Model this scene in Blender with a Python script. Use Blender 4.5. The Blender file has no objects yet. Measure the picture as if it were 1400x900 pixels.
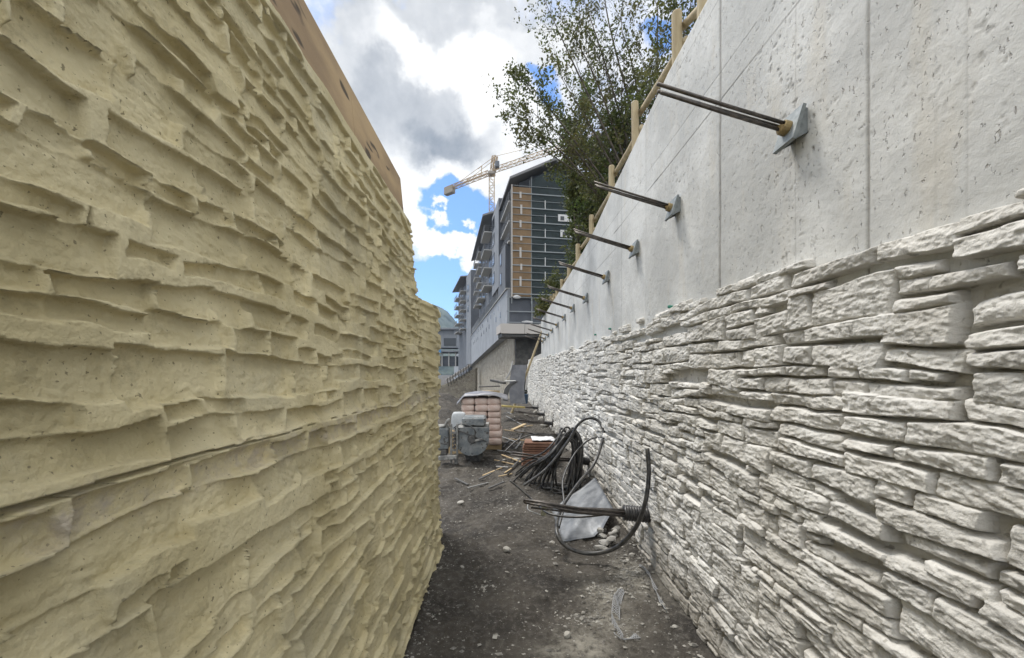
import bpy, math, random
import numpy as np
from mathutils import Vector, Matrix

random.seed(7)
SC = bpy.context.scene
COL = SC.collection
R = math.radians
# ------------------------------------------------------------------ camera
CH, FPX, PX, PY = 1.75, 525.0, 690.0, 508.0      # eye height, focal length and axis of the 1400x900 view
cam_data = bpy.data.cameras.new('camera')
cam = bpy.data.objects.new('camera', cam_data); COL.objects.link(cam)
cam.location = (0, 0, CH); cam.rotation_euler = (R(90), 0, 0)
cam_data.sensor_fit = 'HORIZONTAL'; cam_data.sensor_width = 36
cam_data.lens = 36 * FPX / 1400
cam_data.shift_x = (700 - PX) / 1400; cam_data.shift_y = (PY - 450) / 1400
cam_data.clip_start = 0.05; cam_data.clip_end = 6000
SC.camera = cam
# ------------------------------------------------------------------ light
SUN_EL, SUN_AZ = 62.0, -38.0                      # azimuth from +Y towards +X
SC.view_settings.view_transform = 'Standard'; SC.view_settings.look = 'None'
SC.view_settings.exposure = 0.22; SC.view_settings.gamma = 1; SC.view_settings.use_curve_mapping = False
sd = bpy.data.lights.new('sun', 'SUN'); sd.energy = 3.0; sd.angle = R(14); sd.color = (1, 0.96, 0.9)
sun = bpy.data.objects.new('sun', sd); COL.objects.link(sun)
sdir = Vector((math.sin(R(SUN_AZ)) * math.cos(R(SUN_EL)), math.cos(R(SUN_AZ)) * math.cos(R(SUN_EL)), math.sin(R(SUN_EL))))
sun.rotation_euler = (-sdir).to_track_quat('-Z', 'Y').to_euler()

class NT:
    """small helper for building node trees"""
    def __init__(s, tree): s.t = tree; s.n = tree.nodes; s.l = tree.links
    def put(s, sock, v):
        if isinstance(v, bpy.types.NodeSocket): s.l.new(v, sock)
        elif v is not None:
            if hasattr(sock.default_value, '__len__') and not hasattr(v, '__len__'): v = [v] * len(sock.default_value)
            if hasattr(v, '__len__') and len(v) == 3 and len(sock.default_value) == 4: v = (*v, 1)
            sock.default_value = v
    def m(s, op, a, b=None, c=None, clamp=False):
        n = s.n.new('ShaderNodeMath'); n.operation = op; n.use_clamp = clamp
        for i, v in enumerate((a, b, c)): s.put(n.inputs[i], v)
        return n.outputs[0]
    def vm(s, op, a, b=None):
        n = s.n.new('ShaderNodeVectorMath'); n.operation = op
        s.put(n.inputs[0], a); s.put(n.inputs[1], b)
        return n.outputs[0]
    def scale(s, a, f):
        n = s.n.new('ShaderNodeVectorMath'); n.operation = 'SCALE'; s.put(n.inputs[0], a); s.put(n.inputs['Scale'], f); return n.outputs[0]
    def mix(s, f, a, b, blend='MIX'):
        n = s.n.new('ShaderNodeMix'); n.data_type = 'RGBA'; n.blend_type = blend
        s.put(n.inputs[0], f); s.put(n.inputs[6], a); s.put(n.inputs[7], b)
        return n.outputs[2]
    def noise(s, v, sc, det=4, rough=0.55, dist=0.0):
        n = s.n.new('ShaderNodeTexNoise'); s.put(n.inputs['Vector'], v); s.put(n.inputs['Scale'], sc)
        s.put(n.inputs['Detail'], det); s.put(n.inputs['Roughness'], rough); s.put(n.inputs['Distortion'], dist)
        return n.outputs['Fac'], n.outputs['Color']
    def ramp(s, f, lo, hi, a=0.0, b=1.0, smooth=True):
        n = s.n.new('ShaderNodeMapRange'); n.interpolation_type = 'SMOOTHSTEP' if smooth else 'LINEAR'
        for i, v in enumerate((f, lo, hi, a, b)): s.put(n.inputs[i], v)
        return n.outputs[0]

world = bpy.data.worlds.new('World'); SC.world = world; world.use_nodes = True
W = NT(world.node_tree)
for n in list(W.n): W.n.remove(n)
SKY = W.n.new('ShaderNodeTexSky'); SKY.sky_type = 'NISHITA'; SKY.sun_disc = False
SKY.sun_elevation = R(SUN_EL); SKY.sun_rotation = R(SUN_AZ); SKY.air_density = 1.0; SKY.dust_density = 0.4; SKY.ozone_density = 2.5
tc = W.n.new('ShaderNodeTexCoord'); D = tc.outputs['Generated']
sx = W.n.new('ShaderNodeSeparateXYZ'); W.l.new(D, sx.inputs[0])
dx, dy, dz = sx.outputs
cloudv = W.vm('DIVIDE', D, None)
zden = W.m('ADD', W.m('MAXIMUM', dz, 0.0), 0.22)
cx = W.n.new('ShaderNodeCombineXYZ'); W.l.new(zden, cx.inputs[0]); W.l.new(zden, cx.inputs[1]); W.l.new(zden, cx.inputs[2])
W.l.new(cx.outputs[0], cloudv.node.inputs[1])
n1, n1c = W.noise(cloudv, 2.3, 9, 0.56)
n2, _ = W.noise(D, 7.0, 9, 0.6)
n3, n3c = W.noise(D, 9.0, 5, 0.55)
n4, _ = W.noise(D, 24.0, 8, 0.65)
front = W.m('GREATER_THAN', dy, 0.1)
warp = W.scale(W.vm('SUBTRACT', n3c, (0.5, 0.5, 0.5)), 0.24)
Dw = W.vm('ADD', D, warp)
sw = W.n.new('ShaderNodeSeparateXYZ'); W.l.new(Dw, sw.inputs[0])
ydiv = W.m('MAXIMUM', sw.outputs[1], 0.1)
U = W.m('DIVIDE', sw.outputs[0], ydiv); V = W.m('DIVIDE', sw.outputs[2], ydiv)
def blob(x, y, rx, ry, amp=1.0, rot=0):
    """a patch of cloud (or clear sky) round one bearing and height above the horizon"""
    u0, v0 = (x - PX) / FPX, (PY - y) / FPX
    du = W.m('SUBTRACT', U, u0); dv = W.m('SUBTRACT', V, v0)
    c, s_ = math.cos(R(rot)), math.sin(R(rot))
    a = W.m('ADD', W.m('MULTIPLY', du, c * FPX / rx), W.m('MULTIPLY', dv, s_ * FPX / rx))
    b = W.m('ADD', W.m('MULTIPLY', du, -s_ * FPX / ry), W.m('MULTIPLY', dv, c * FPX / ry))
    r2 = W.m('ADD', W.m('MULTIPLY', a, a), W.m('MULTIPLY', b, b))
    return W.m('MULTIPLY', W.m('MULTIPLY', W.ramp(r2, 0.0, 1.7, 1.0, 0.0), front), amp)
def addall(l):
    o = l[0]
    for q in l[1:]: o = W.m('ADD', o, q)
    return o
cover = addall([W.m('MULTIPLY', n1, 0.9), W.m('MULTIPLY', n2, 0.75), W.m('MULTIPLY', W.m('SUBTRACT', 1.0, W.ramp(dy, 0.1, 0.5)), 0.5),
    blob(600, 150, 420, 300, 0.18),
    blob(560, 130, 190, 130, 0.4), blob(640, 60, 160, 90, 0.3), blob(600, 322, 70, 20, 0.75, -24), blob(700, 215, 60, 45, 0.5), blob(570, 262, 40, 30, 0.4),
    blob(628, 290, 52, 26, -0.95, -14), blob(600, 400, 70, 52, -1.0), blob(742, 132, 34, 24, -0.8), blob(905, 75, 30, 20, -0.5), blob(690, 360, 60, 50, -0.5)])
dens = W.ramp(W.m('ADD', cover, W.m('MULTIPLY', W.m('SUBTRACT', n4, 0.5), 0.55)), 0.53, 1.2)
bright = addall([W.m('MULTIPLY', n2, 0.8), W.m('MULTIPLY', n1, 0.25),
    blob(600, 72, 110, 34, 0.75, -6), blob(665, 120, 34, 70, 0.7), blob(600, 322, 90, 40, 0.6, -24), blob(560, 262, 60, 30, 0.5), blob(640, 240, 60, 25, 0.5), blob(720, 170, 60, 40, 0.35),
    blob(555, 160, 125, 66, -0.75, -12), blob(625, 195, 70, 36, -0.55), blob(470, 60, 60, 80, -0.4), blob(620, 0, 170, 30, -0.5), W.m('ADD', blob(600, 150, 300, 260, -0.15), 0.0)])
bri = W.ramp(W.m('ADD', bright, W.m('MULTIPLY', W.m('SUBTRACT', n4, 0.5), 0.7)), -0.95, 1.25, smooth=False)
CLOUD_DARK, CLOUD_LIGHT = (2.8, 3.1, 3.6), (11.5, 11.4, 11.2)
ccol = W.mix(bri, CLOUD_DARK, CLOUD_LIGHT)
skyc = W.mix(1.0, SKY.outputs[0], (1.05, 1.4, 1.8), 'MULTIPLY')
lift = W.ramp(W.m('SUBTRACT', dz, W.m('MULTIPLY', dy, 0.75)), 0.15, 0.75, 1.0, 1.7)
scol = W.mix(dens, skyc, W.scale(ccol, lift))
# unseen clouds overhead and behind the viewer brightened as added fill light
bg = W.n.new('ShaderNodeBackground'); bg.inputs[1].default_value = 0.1
W.l.new(scol, bg.inputs[0])
wo = W.n.new('ShaderNodeOutputWorld'); W.l.new(bg.outputs[0], wo.inputs[0])

# ------------------------------------------------------------------ helpers
MW = {}
def P(px, py, Y):
    """point at distance Y on the line of sight through a place in the 1400x900 view"""
    return Vector(((px - PX) * Y / FPX, Y, CH + (PY - py) * Y / FPX))
def G(px, py, z=0.0):
    Y = FPX * (CH - z) / (py - PY); return Vector(((px - PX) * Y / FPX, Y, z))
def tag(o, label, cat, group=None, kind=None):
    if label: o['label'] = label
    if cat: o['category'] = cat
    if group: o['group'] = group
    if kind: o['kind'] = kind
    return o
def thing(name, label, cat, loc=(0, 0, 0), rotz=0.0, group=None):
    o = bpy.data.objects.new(name, None); COL.objects.link(o); o.empty_display_size = 0.2
    o.location = loc; o.rotation_euler = (0, 0, rotz)
    MW[o.name] = Matrix.Translation(Vector(loc)) @ Matrix.Rotation(rotz, 4, 'Z')
    return tag(o, label, cat, group)
def link_mesh(name, me, m, parent=None, loc=None):
    o = bpy.data.objects.new(name, me); COL.objects.link(o)
    if m: me.materials.append(m)
    if parent: o.parent = parent; MW[o.name] = MW[parent.name]
    elif loc is not None: o.location = loc; MW[o.name] = Matrix.Translation(Vector(loc))
    else: MW[o.name] = Matrix.Identity(4)
    return o
class MB:
    def __init__(s): s.v = []; s.f = []; s.M = Matrix.Identity(4)
    def add(s, vs, fs):
        k = len(s.v); s.v += [s.M @ Vector(p) for p in vs]; s.f += [tuple(i + k for i in f) for f in fs]; return s
    def box(s, c, size, rot=None, bevel=0.0):
        x, y, z = (q / 2 for q in size); c = Vector(c)
        pts = [Vector((a, b, d)) for d in (-z, z) for a, b in ((-x, -y), (x, -y), (x, y), (-x, y))]
        fs = [(0, 3, 2, 1), (4, 5, 6, 7), (0, 1, 5, 4), (1, 2, 6, 5), (2, 3, 7, 6), (3, 0, 4, 7)]
        if bevel:
            b = bevel; pts = []
            for d, ins in ((-z, b), (-z + b, 0), (z - b, 0), (z, b)):
                xx, yy = x - ins, y - ins
                pts += [Vector(q) for q in ((-xx + b, -yy, d), (xx - b, -yy, d), (xx, -yy + b, d), (xx, yy - b, d), (xx - b, yy, d), (-xx + b, yy, d), (-xx, yy - b, d), (-xx, -yy + b, d))]
            fs = [tuple(range(7, -1, -1)), tuple(range(24, 32))]
            for r in range(3):
                for i in range(8): fs.append((r * 8 + i, r * 8 + (i + 1) % 8, r * 8 + 8 + (i + 1) % 8, r * 8 + 8 + i))
        if rot is not None: pts = [rot @ q for q in pts]
        return s.add([q + c for q in pts], fs)
    def bar(s, a, b, w, h, bevel=0.0):
        a, b = Vector(a), Vector(b); d = b - a
        q = d.to_track_quat('Y', 'Z').to_matrix()
        return s.box((a + b) / 2, (w, d.length, h), q, bevel)
    def tube(s, pts, r, n=8, closed=False):
        pts = [Vector(p) for p in pts]; k = len(pts); vs = []; fs = []
        up = None
        for i, p in enumerate(pts):
            if closed: t = pts[(i + 1) % k] - pts[i - 1]
            else: t = pts[min(i + 1, k - 1)] - pts[max(i - 1, 0)]
            if t.length < 1e-9: t = Vector((0, 0, 1))
            t.normalize()
            if up is None: up = t.orthogonal().normalized()
            up = (up - t * up.dot(t))
            if up.length < 1e-6: up = t.orthogonal()
            up.normalize(); w = t.cross(up)
            rr = r[i] if hasattr(r, '__len__') else r
            for j in range(n):
                a = 2 * math.pi * j / n; vs.append(p + (up * math.cos(a) + w * math.sin(a)) * rr)
        for i in range(k if closed else k - 1):
            for j in range(n):
                a, b = i * n + j, i * n + (j + 1) % n; c = ((i + 1) % k) * n
                fs.append((a, b, c + (j + 1) % n, c + j))
        if not closed: fs.append(tuple(range(n - 1, -1, -1))); fs.append(tuple((k - 1) * n + j for j in range(n)))
        return s.add(vs, fs)
    def prism(s, poly, off):
        """extrude a planar polygon (3D points) along an offset vector"""
        poly = [Vector(p) for p in poly]; off = Vector(off); n = len(poly)
        fs = [tuple(range(n)), tuple(range(2 * n - 1, n - 1, -1))]
        fs += [(i, i + n, (i + 1) % n + n, (i + 1) % n) for i in range(n)]
        return s.add(poly + [p + off for p in poly], fs)
    def build(s, name, m, parent=None, local=False, smooth=False, loc=None):
        me = bpy.data.meshes.new(name)
        o = link_mesh(name, me, m, parent, loc)
        inv = Matrix.Identity(4) if local else MW[o.name].inverted()
        me.from_pydata([tuple(inv @ p) for p in s.v], [], s.f)
        if smooth: me.polygons.foreach_set('use_smooth', [True] * len(me.polygons))
        me.update(); return o
def grid_mesh(name, m, XYZ, parent=None, flip=False, smooth=True, attrs=None, keep=None):
    """XYZ: array (rows, cols, 3) in world coordinates"""
    r, c, _ = XYZ.shape
    me = bpy.data.meshes.new(name); o = link_mesh(name, me, m, parent)
    co = XYZ.reshape(-1, 3).astype(np.float64)
    inv = np.array(MW[o.name].inverted()); co = co @ inv[:3, :3].T + inv[:3, 3]
    i = np.arange(r * c).reshape(r, c)
    q = np.stack([i[:-1, :-1], i[:-1, 1:], i[1:, 1:], i[1:, :-1]], -1).reshape(-1, 4)
    if keep is not None: q = q[keep[:-1, :-1].reshape(-1)]
    if flip: q = q[:, ::-1]
    me.vertices.add(r * c); me.vertices.foreach_set('co', co.astype(np.float32).ravel())
    me.loops.add(q.size); me.loops.foreach_set('vertex_index', q.ravel().astype(np.int32))
    me.polygons.add(len(q)); me.polygons.foreach_set('loop_start', np.arange(0, q.size, 4, dtype=np.int32))
    me.polygons.foreach_set('use_smooth', np.full(len(q), smooth))
    for k, a in (attrs or {}).items():
        at = me.attributes.new(k, 'FLOAT', 'POINT'); at.data.foreach_set('value', a.astype(np.float32).ravel())
    me.update(calc_edges=True); me.validate(); return o
def part_copy(o):
    c = o.copy(); COL.objects.link(c); MW[c.name] = MW[o.name]; return c
def dup(root, loc, rotz=None, label=None):
    r = root.copy(); COL.objects.link(r); r.location = loc
    if rotz is not None: r.rotation_euler = (0, 0, rotz)
    if label: r['label'] = label
    for ch in list(root.children):
        c = ch.copy(); COL.objects.link(c); c.parent = r
        for g in ch.children:
            d = g.copy(); COL.objects.link(d); d.parent = c
    return r
# numpy noise
_rs = np.random.RandomState(11); _LAT = _rs.rand(256, 256).astype(np.float32)
def vn(x, y, seed=0):
    x = x + seed * 17.31; y = y + seed * 9.77
    xi = np.floor(x).astype(np.int64); yi = np.floor(y).astype(np.int64)
    fx = (x - xi); fy = (y - yi); fx = fx * fx * (3 - 2 * fx); fy = fy * fy * (3 - 2 * fy)
    a = _LAT[yi & 255, xi & 255]; b = _LAT[yi & 255, (xi + 1) & 255]; c = _LAT[(yi + 1) & 255, xi & 255]; d = _LAT[(yi + 1) & 255, (xi + 1) & 255]
    return ((a * (1 - fx) + b * fx) * (1 - fy) + (c * (1 - fx) + d * fx) * fy) * 2 - 1
def fbm(x, y, seed=0, o=4, g=0.5):
    s = 0; a = 1.0; t = 0
    for k in range(o): s = s + a * vn(x * 2 ** k, y * 2 ** k, seed + k * 3); t += a; a *= g
    return s / t

# ------------------------------------------------------------------ materials
MATS = {}
def mat(name, col, rough=0.75, col2=None, scale=6.0, amt=1.0, bump=0.0, bscale=60.0, metal=0.0, spec=0.4, stretch=(1, 1, 1), tint=False, speck=None, alpha=None, det=5, trans=0.0):
    m = bpy.data.materials.new(name); m.use_nodes = True; t = NT(m.node_tree); MATS[name] = m
    b = t.n['Principled BSDF']
    c = t.n.new('ShaderNodeTexCoord').outputs['Object']
    c = t.vm('MULTIPLY', c, stretch)
    base = None
    if col2 is not None:
        f, _ = t.noise(c, scale, det, 0.6); base = t.mix(t.m('MULTIPLY', t.ramp(f, 0.35, 0.65), amt), col, col2)
    else: base = t.mix(0.0, col, col)
    if speck:                                        # (colour, scale, threshold)
        f, _ = t.noise(c, speck[1], 2, 0.5); base = t.mix(t.ramp(f, speck[2], speck[2] + 0.05), base, speck[0])
    if tint:
        a = t.n.new('ShaderNodeAttribute'); a.attribute_name = 'tint'
        base = t.mix(1.0, base, t.n.new('ShaderNodeCombineXYZ').outputs[0], 'MULTIPLY')
        cxn = base.node.inputs[7].links[0].from_node
        for i in range(3): t.l.new(a.outputs['Fac'], cxn.inputs[i])
    t.put(b.inputs['Base Color'], base); b.inputs['Roughness'].default_value = rough; b.inputs['Metallic'].default_value = metal
    b.inputs['Specular IOR Level'].default_value = spec
    if bump:
        f, _ = t.noise(c, bscale, 6, 0.65)
        bn = t.n.new('ShaderNodeBump'); bn.inputs['Strength'].default_value = 1.0; bn.inputs['Distance'].default_value = bump
        t.l.new(f, bn.inputs['Height']); t.l.new(bn.outputs[0], b.inputs['Normal'])
    if trans:
        tr = t.n.new('ShaderNodeBsdfTranslucent'); t.put(tr.inputs[0], base)
        mx = t.n.new('ShaderNodeMixShader'); mx.inputs[0].default_value = trans
        t.l.new(b.outputs[0], mx.inputs[1]); t.l.new(tr.outputs[0], mx.inputs[2]); t.l.new(mx.outputs[0], t.n['Material Output'].inputs[0])
    if alpha is not None:
        b.inputs['Alpha'].default_value = alpha
    return m

# ------------------------------------------------------------------ stone pattern (shared by wall and its mould)
def stone_field(Yc, Zc, top, seed, hmean=0.2, gap=0.007, sharp=0.02, prot=(0.03, 0.075), tilt=0.022, rough=1.0, warp=1.0, ovl=1.0, facets=4, round_=False, tzr=(-1.1, 0.55), tyk=0.8, endr=1.0, longest=5.6):
    """height of a wall of ledge stones over the grid Zc x Yc; -1 where there is none. top(y) ends the wall."""
    rnd = random.Random(seed)
    H = np.full((len(Zc), len(Yc)), -1.0, np.float32); T = np.ones_like(H)
    y0, y1, z0, z1 = Yc[0], Yc[-1], Zc[0], Zc[-1]
    bands = [z0 - 0.1]
    while bands[-1] < z1 + 0.1: bands.append(bands[-1] + rnd.uniform(0.7, 1.3) * hmean)
    def curve(k, y): return bands[k] + hmean * (0.26 if warp == 1 else 0.55) * fbm(y * 1.5, y * 0 + k * (7.3 if warp == 1 else 0.45), seed + 5, 3)
    for k in range(len(bands) - 1):
        y = y0 - 0.3
        while y < y1 + 0.1:
            L = rnd.uniform(0.22, 0.75)
            nl = rnd.choice((1, 2, 2, 2, 2, 3)) if hmean > 0.14 else rnd.choice((1, 1, 1, 2, 2))
            cuts = [0] + sorted(rnd.uniform(0.25, 0.75) if nl == 2 else rnd.uniform(0.12, 0.88) for _ in range(nl - 1)) + [1]
            if nl == 3: cuts = [0, rnd.uniform(0.2, 0.42), rnd.uniform(0.58, 0.8), 1]
            sk = [rnd.uniform(-0.16, 0.16) for c in cuts]; x0_, x1_ = rnd.uniform(-0.02, 0.30) * ovl, rnd.uniform(-0.02, 0.30) * ovl
            for j in range(nl):
                hh = (cuts[j + 1] - cuts[j]) * (bands[k + 1] - bands[k])
                a = y + rnd.uniform(-0.05, 0.05) * (j > 0)
                end = y + L
                while a < end - 0.02:
                    l = max(0.12, hh * rnd.uniform(min(2.2, longest * .5), longest)) if hh < 0.1 else hh * rnd.uniform(1.5, 3.2)
                    b = a + l
                    if end - b < 0.11: b = end
                    sl, sr = rnd.uniform(-0.3, 0.3) * hh, rnd.uniform(-0.3, 0.3) * hh
                    pr = rnd.uniform(*prot); ty = rnd.uniform(-1, 1) * tilt * tyk; tz = rnd.uniform(*tzr) * tilt; tn = rnd.uniform(0.86, 1.07)
                    rt, rb, re = sharp * rnd.uniform(0.7, 2.0), sharp * rnd.uniform(0.35, 1.0), sharp * rnd.uniform(0.5, 1.7) * endr
                    sd_ = rnd.randint(0, 200)
                    i0, i1 = np.searchsorted(Yc, a - 0.06), np.searchsorted(Yc, b + 0.06)
                    k0, k1 = np.searchsorted(Zc, bands[k] - 0.12), np.searchsorted(Zc, bands[k + 1] + 0.12)
                    if i1 - i0 > 1 and k1 - k0 > 1:
                        Yg, Zg = np.meshgrid(Yc[i0:i1], Zc[k0:k1])
                        Yw = Yg + 0.012 * warp * fbm(Yg * 11, Zg * 14, sd_ % 7, 3); Zw = Zg + 0.011 * warp * fbm(Yg * 7, Zg * 12, 3 + sd_ % 5, 3)
                        lo, hi = curve(k, Yw), curve(k + 1, Yw); lo = lo - x0_ * hmean; hi = hi + x1_ * hmean; hb = hi - lo
                        f = (Yw - y) / L - 0.5
                        zl = lo + hb * (cuts[j] + sk[j] * f); zh = lo + hb * (cuts[j + 1] + sk[j + 1] * f)
                        zh = np.minimum(zh, top(Yw) + 0.02 * math.sin(sd_))
                        tv = np.clip((Zw - zl) / np.maximum(zh - zl, 0.01), -0.5, 1.5)
                        dl = Yw - (a + sl * (tv - 0.5)) - gap; dr = (b + sr * (tv - 0.5)) - gap - Yw
                        db = Zw - zl - gap; dt = zh - gap - Zw
                        def pro(d, r):
                            q = np.clip(d / r, 0, 1); return np.sqrt(np.maximum(1 - (1 - q) ** 2, 0)) if round_ else q ** 0.62
                        prof = pro(dl, re) * pro(dr, re) * pro(db, rb) * pro(dt, rt)
                        uu = (Yw - a) / (b - a) - 0.5; vv = tv - 0.5
                        face = pr + tz * vv * 2 + ty * uu * 2
                        for q in range(facets):                                  # split faces: planes that cut the stone
                            an = rnd.uniform(0, 6.283); st_ = rnd.uniform(0.25, 1.0) * tilt * 3.2
                            face = np.minimum(face, pr + rnd.uniform(0.1, 0.6) * tilt + st_ * (math.cos(an) * uu * 0.8 + math.sin(an) * vv * 0.8))
                        rid = np.abs(fbm(Yg * 9 + Zg * 6, Zg * 22 - Yg * 5, sd_ % 13, 3))
                        face = face + rough * (0.012 * fbm(Yg * 8, Zg * 15, sd_ % 11, 3) - 0.010 * rid + 0.0042 * fbm((Yg + tn * Zg) * 20, (Zg - (tn - 0.98) * 5 * Yg) * 85, sd_ % 9, 2) + 0.0062 * fbm(Yg * 65, Zg * 75, sd_ % 17, 3))
                        h = np.where((dl > 0) & (dr > 0) & (db > 0) & (dt > 0) & (zh - zl > 0.042), np.maximum(face, 0.008) * prof, -1)
                        S = H[k0:k1, i0:i1]; TT = T[k0:k1, i0:i1]
                        up = h > S; S[up] = h[up]; TT[up] = tn
                    a = b
            y += L
    return H, T
def geo(a, b, ratio):
    n = int(math.log(b / a) / ratio) + 2
    return a * (b / a) ** np.linspace(0, 1, n)

# ================================================================== THE SETTING
m_ground = bpy.data.materials.new('dark_soil'); m_ground.use_nodes = True
t = NT(m_ground.node_tree); bs = t.n['Principled BSDF']; oc = t.n.new('ShaderNodeTexCoord').outputs['Object']
a1, _ = t.noise(oc, 1.6, 6, 0.6); a2, _ = t.noise(oc, 22, 5, 0.65); a3, _ = t.noise(oc, 95, 4, 0.7)
gc = t.mix(t.ramp(a1, 0.35, 0.7), (0.056, 0.050, 0.043), (0.112, 0.100, 0.084))
a0, _ = t.noise(oc, 0.9, 3, 0.5); gc = t.mix(t.m('MULTIPLY', t.ramp(a0, 0.48, 0.62), 0.75), gc, (0.036, 0.033, 0.03))
gc = t.mix(t.ramp(a2, 0.45, 0.75), gc, (0.15, 0.138, 0.12))
gc = t.mix(t.m('MULTIPLY', t.ramp(a3, 0.6, 0.72), 0.8), gc, (0.33, 0.31, 0.28))
at_ = t.n.new('ShaderNodeAttribute'); at_.attribute_name = 'spill'
gc = t.mix(t.m('MULTIPLY', at_.outputs['Fac'], t.ramp(a2, 0.25, 0.6)), gc, (0.34, 0.32, 0.27))
t.put(bs.inputs['Base Color'], gc); bs.inputs['Roughness'].default_value = 0.9; bs.inputs['Specular IOR Level'].default_value = 0.25
bn = t.n.new('ShaderNodeBump'); bn.inputs['Distance'].default_value = 0.03; t.l.new(t.m('ADD', a2, t.m('MULTIPLY', a3, 0.5)), bn.inputs['Height']); t.l.new(bn.outputs[0], bs.inputs['Normal'])

def ground_z(X, Y):
    X = np.asarray(X, float); Y = np.asarray(Y, float)
    near = np.clip((30 - Y) / 10, 0, 1) * np.clip((6 - np.abs(X)) / 2, 0, 1)
    z = near * (0.05 * fbm(X * 1.3, Y * 1.3, 3, 4) + 0.030 * fbm(X * 5, Y * 5, 5, 3) + 0.016 * fbm(X * 19, Y * 19, 7, 3))
    z += near * 0.07 * np.abs(fbm(X * 2.2, Y * 3.1, 9, 4)) * np.clip((Y - 4.2) / 2, 0, 1)
    z += near * 0.05 * np.exp(-((X - 1.26) / 0.07) ** 2) * (0.5 + fbm(X * 5, Y * 5, 13, 3)) + near * 0.03 * np.exp(-((X + 0.63) / 0.06) ** 2) * (0.5 + fbm(X * 5, Y * 5, 17, 3))
    z += 0.95 * np.exp(-(((X + 2.5) / 1.2) ** 2 + ((Y - 14) / 3.5) ** 2)) + 0.25 * np.exp(-(((X + 1.6) / 0.6) ** 2 + ((Y - 10.5) / 2.0) ** 2))
    z += 0.32 * np.exp(-(((X - 0.35) / 0.6) ** 2 + ((Y - 13) / 1.8) ** 2))
    z += 0.12 * np.exp(-((X - 1.25) / 0.25) ** 2) * np.clip((Y - 3) / 3, 0, 1) * near
    z += 0.05 * np.exp(-(((X - 0.9) / 0.35) ** 2 + ((Y - 3.0) / 0.35) ** 2))
    s = np.clip((Y - 24) / 20, 0, 1); z -= 7.0 * s * s * (3 - 2 * s) * np.clip((8 - X) / 6, 0, 1)
    return z
fx = np.concatenate([-geo(3.2, 3000, 0.16)[::-1], np.arange(-3.19, 2.2, 0.014), geo(2.2, 3000, 0.16)])
fy = np.concatenate([[-3000, -600, -120, -30, -8, -2, 0.3], geo(1.6, 26, 0.0042), geo(26.3, 4000, 0.1)])
GX, GY = np.meshgrid(fx, fy)
spill = np.zeros_like(GX)
for (px, py, rx, ry, am) in ((800, 885, 0.16, 0.16, 1.0), (760, 893, 0.12, 0.08, .8), (862, 790, 0.13, 0.3, 1.0), (828, 815, .16, .2, .9), (835, 850, .16, .16, .8), (905, 800, .12, .3, .5)):
    c = G(px, py); spill = np.maximum(spill, am * np.exp(-(((GX - c.x) / rx) ** 2 + ((GY - c.y) / ry) ** 2)))
ground = grid_mesh('ground', m_ground, np.stack([GX, GY, ground_z(GX, GY)], -1), attrs={'spill': spill}); tag(ground, None, None, kind='structure')
def gz(x, y): return float(ground_z(x, y))

# ------------------------------------------------------------------ right: retaining wall, stone below, fair-faced concrete above
WX = 1.30
TOPY = [0.2, 2.48, 3.07, 3.83, 4.74, 5.88, 7.94, 12.6, 13.6]; TOPZ = [2.41, 2.40, 2.39, 2.29, 2.18, 2.02, 1.93, 1.83, 1.81]
def wall_top(y): return CH + np.interp(y, TOPY, TOPZ)
STY = [0.2, 0.96, 1.16, 1.33, 1.85, 2.31, 4.43, 6.5, 15.2, 22]; STZ = [0.50, 0.475, 0.462, 0.485, 0.49, 0.50, 0.482, 0.465, 0.463, 0.40]
def stone_top(y): return CH + np.interp(y, STY, STZ)
m_stone = mat('cast_stone', (0.61, 0.59, 0.545), 0.88, (0.72, 0.705, 0.665), 3.5, 0.9, 0.006, 90, tint=True, speck=((0.40, 0.385, 0.35), 26, 0.62))
t = NT(m_stone.node_tree); bs = t.n['Principled BSDF']; src = bs.inputs['Base Color'].links[0].from_socket     # soil splashed up from the path
oc = t.n.new('ShaderNodeTexCoord').outputs['Object']; sx = t.n.new('ShaderNodeSeparateXYZ'); t.l.new(oc, sx.inputs[0]); f1, _ = t.noise(oc, 4, 6, .65); f2, _ = t.noise(oc, 1.1, 4, .6)
src = t.mix(t.m('MULTIPLY', t.ramp(f2, .42, .7), .4), src, (0.47, 0.44, 0.375))
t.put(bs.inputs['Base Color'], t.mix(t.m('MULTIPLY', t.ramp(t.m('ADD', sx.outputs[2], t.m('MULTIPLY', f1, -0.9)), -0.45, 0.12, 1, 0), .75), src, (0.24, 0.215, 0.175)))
m_conc = bpy.data.materials.new('fair_faced_concrete'); m_conc.use_nodes = True
t = NT(m_conc.node_tree); bs = t.n['Principled BSDF']; oc = t.n.new('ShaderNodeTexCoord').outputs['Object']
st = t.vm('MULTIPLY', oc, (1, 1, 0.18)); a1, _ = t.noise(oc, 1.3, 6, 0.6); a2, _ = t.noise(st, 5, 6, 0.6); a3, _ = t.noise(oc, 28, 5, 0.7); a4, _ = t.noise(t.vm('MULTIPLY', oc, (1, 1.6, 0.8)), 42, 3, 0.6)
cc = t.mix(t.ramp(a1, 0.35, 0.68), (0.46, 0.462, 0.445), (0.665, 0.665, 0.64))
cc = t.mix(t.m('MULTIPLY', t.ramp(a2, 0.52, 0.7), 0.5), cc, (0.55, 0.51, 0.43))
cc = t.mix(t.m('MULTIPLY', t.ramp(a3, 0.52, 0.75), 0.55), cc, (0.43, 0.42, 0.39))
cc = t.mix(t.m('MULTIPLY', t.ramp(a4, 0.66, 0.7), 0.7), cc, (0.30, 0.28, 0.25))
at_ = t.n.new('ShaderNodeAttribute'); at_.attribute_name = 'stain'
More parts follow.
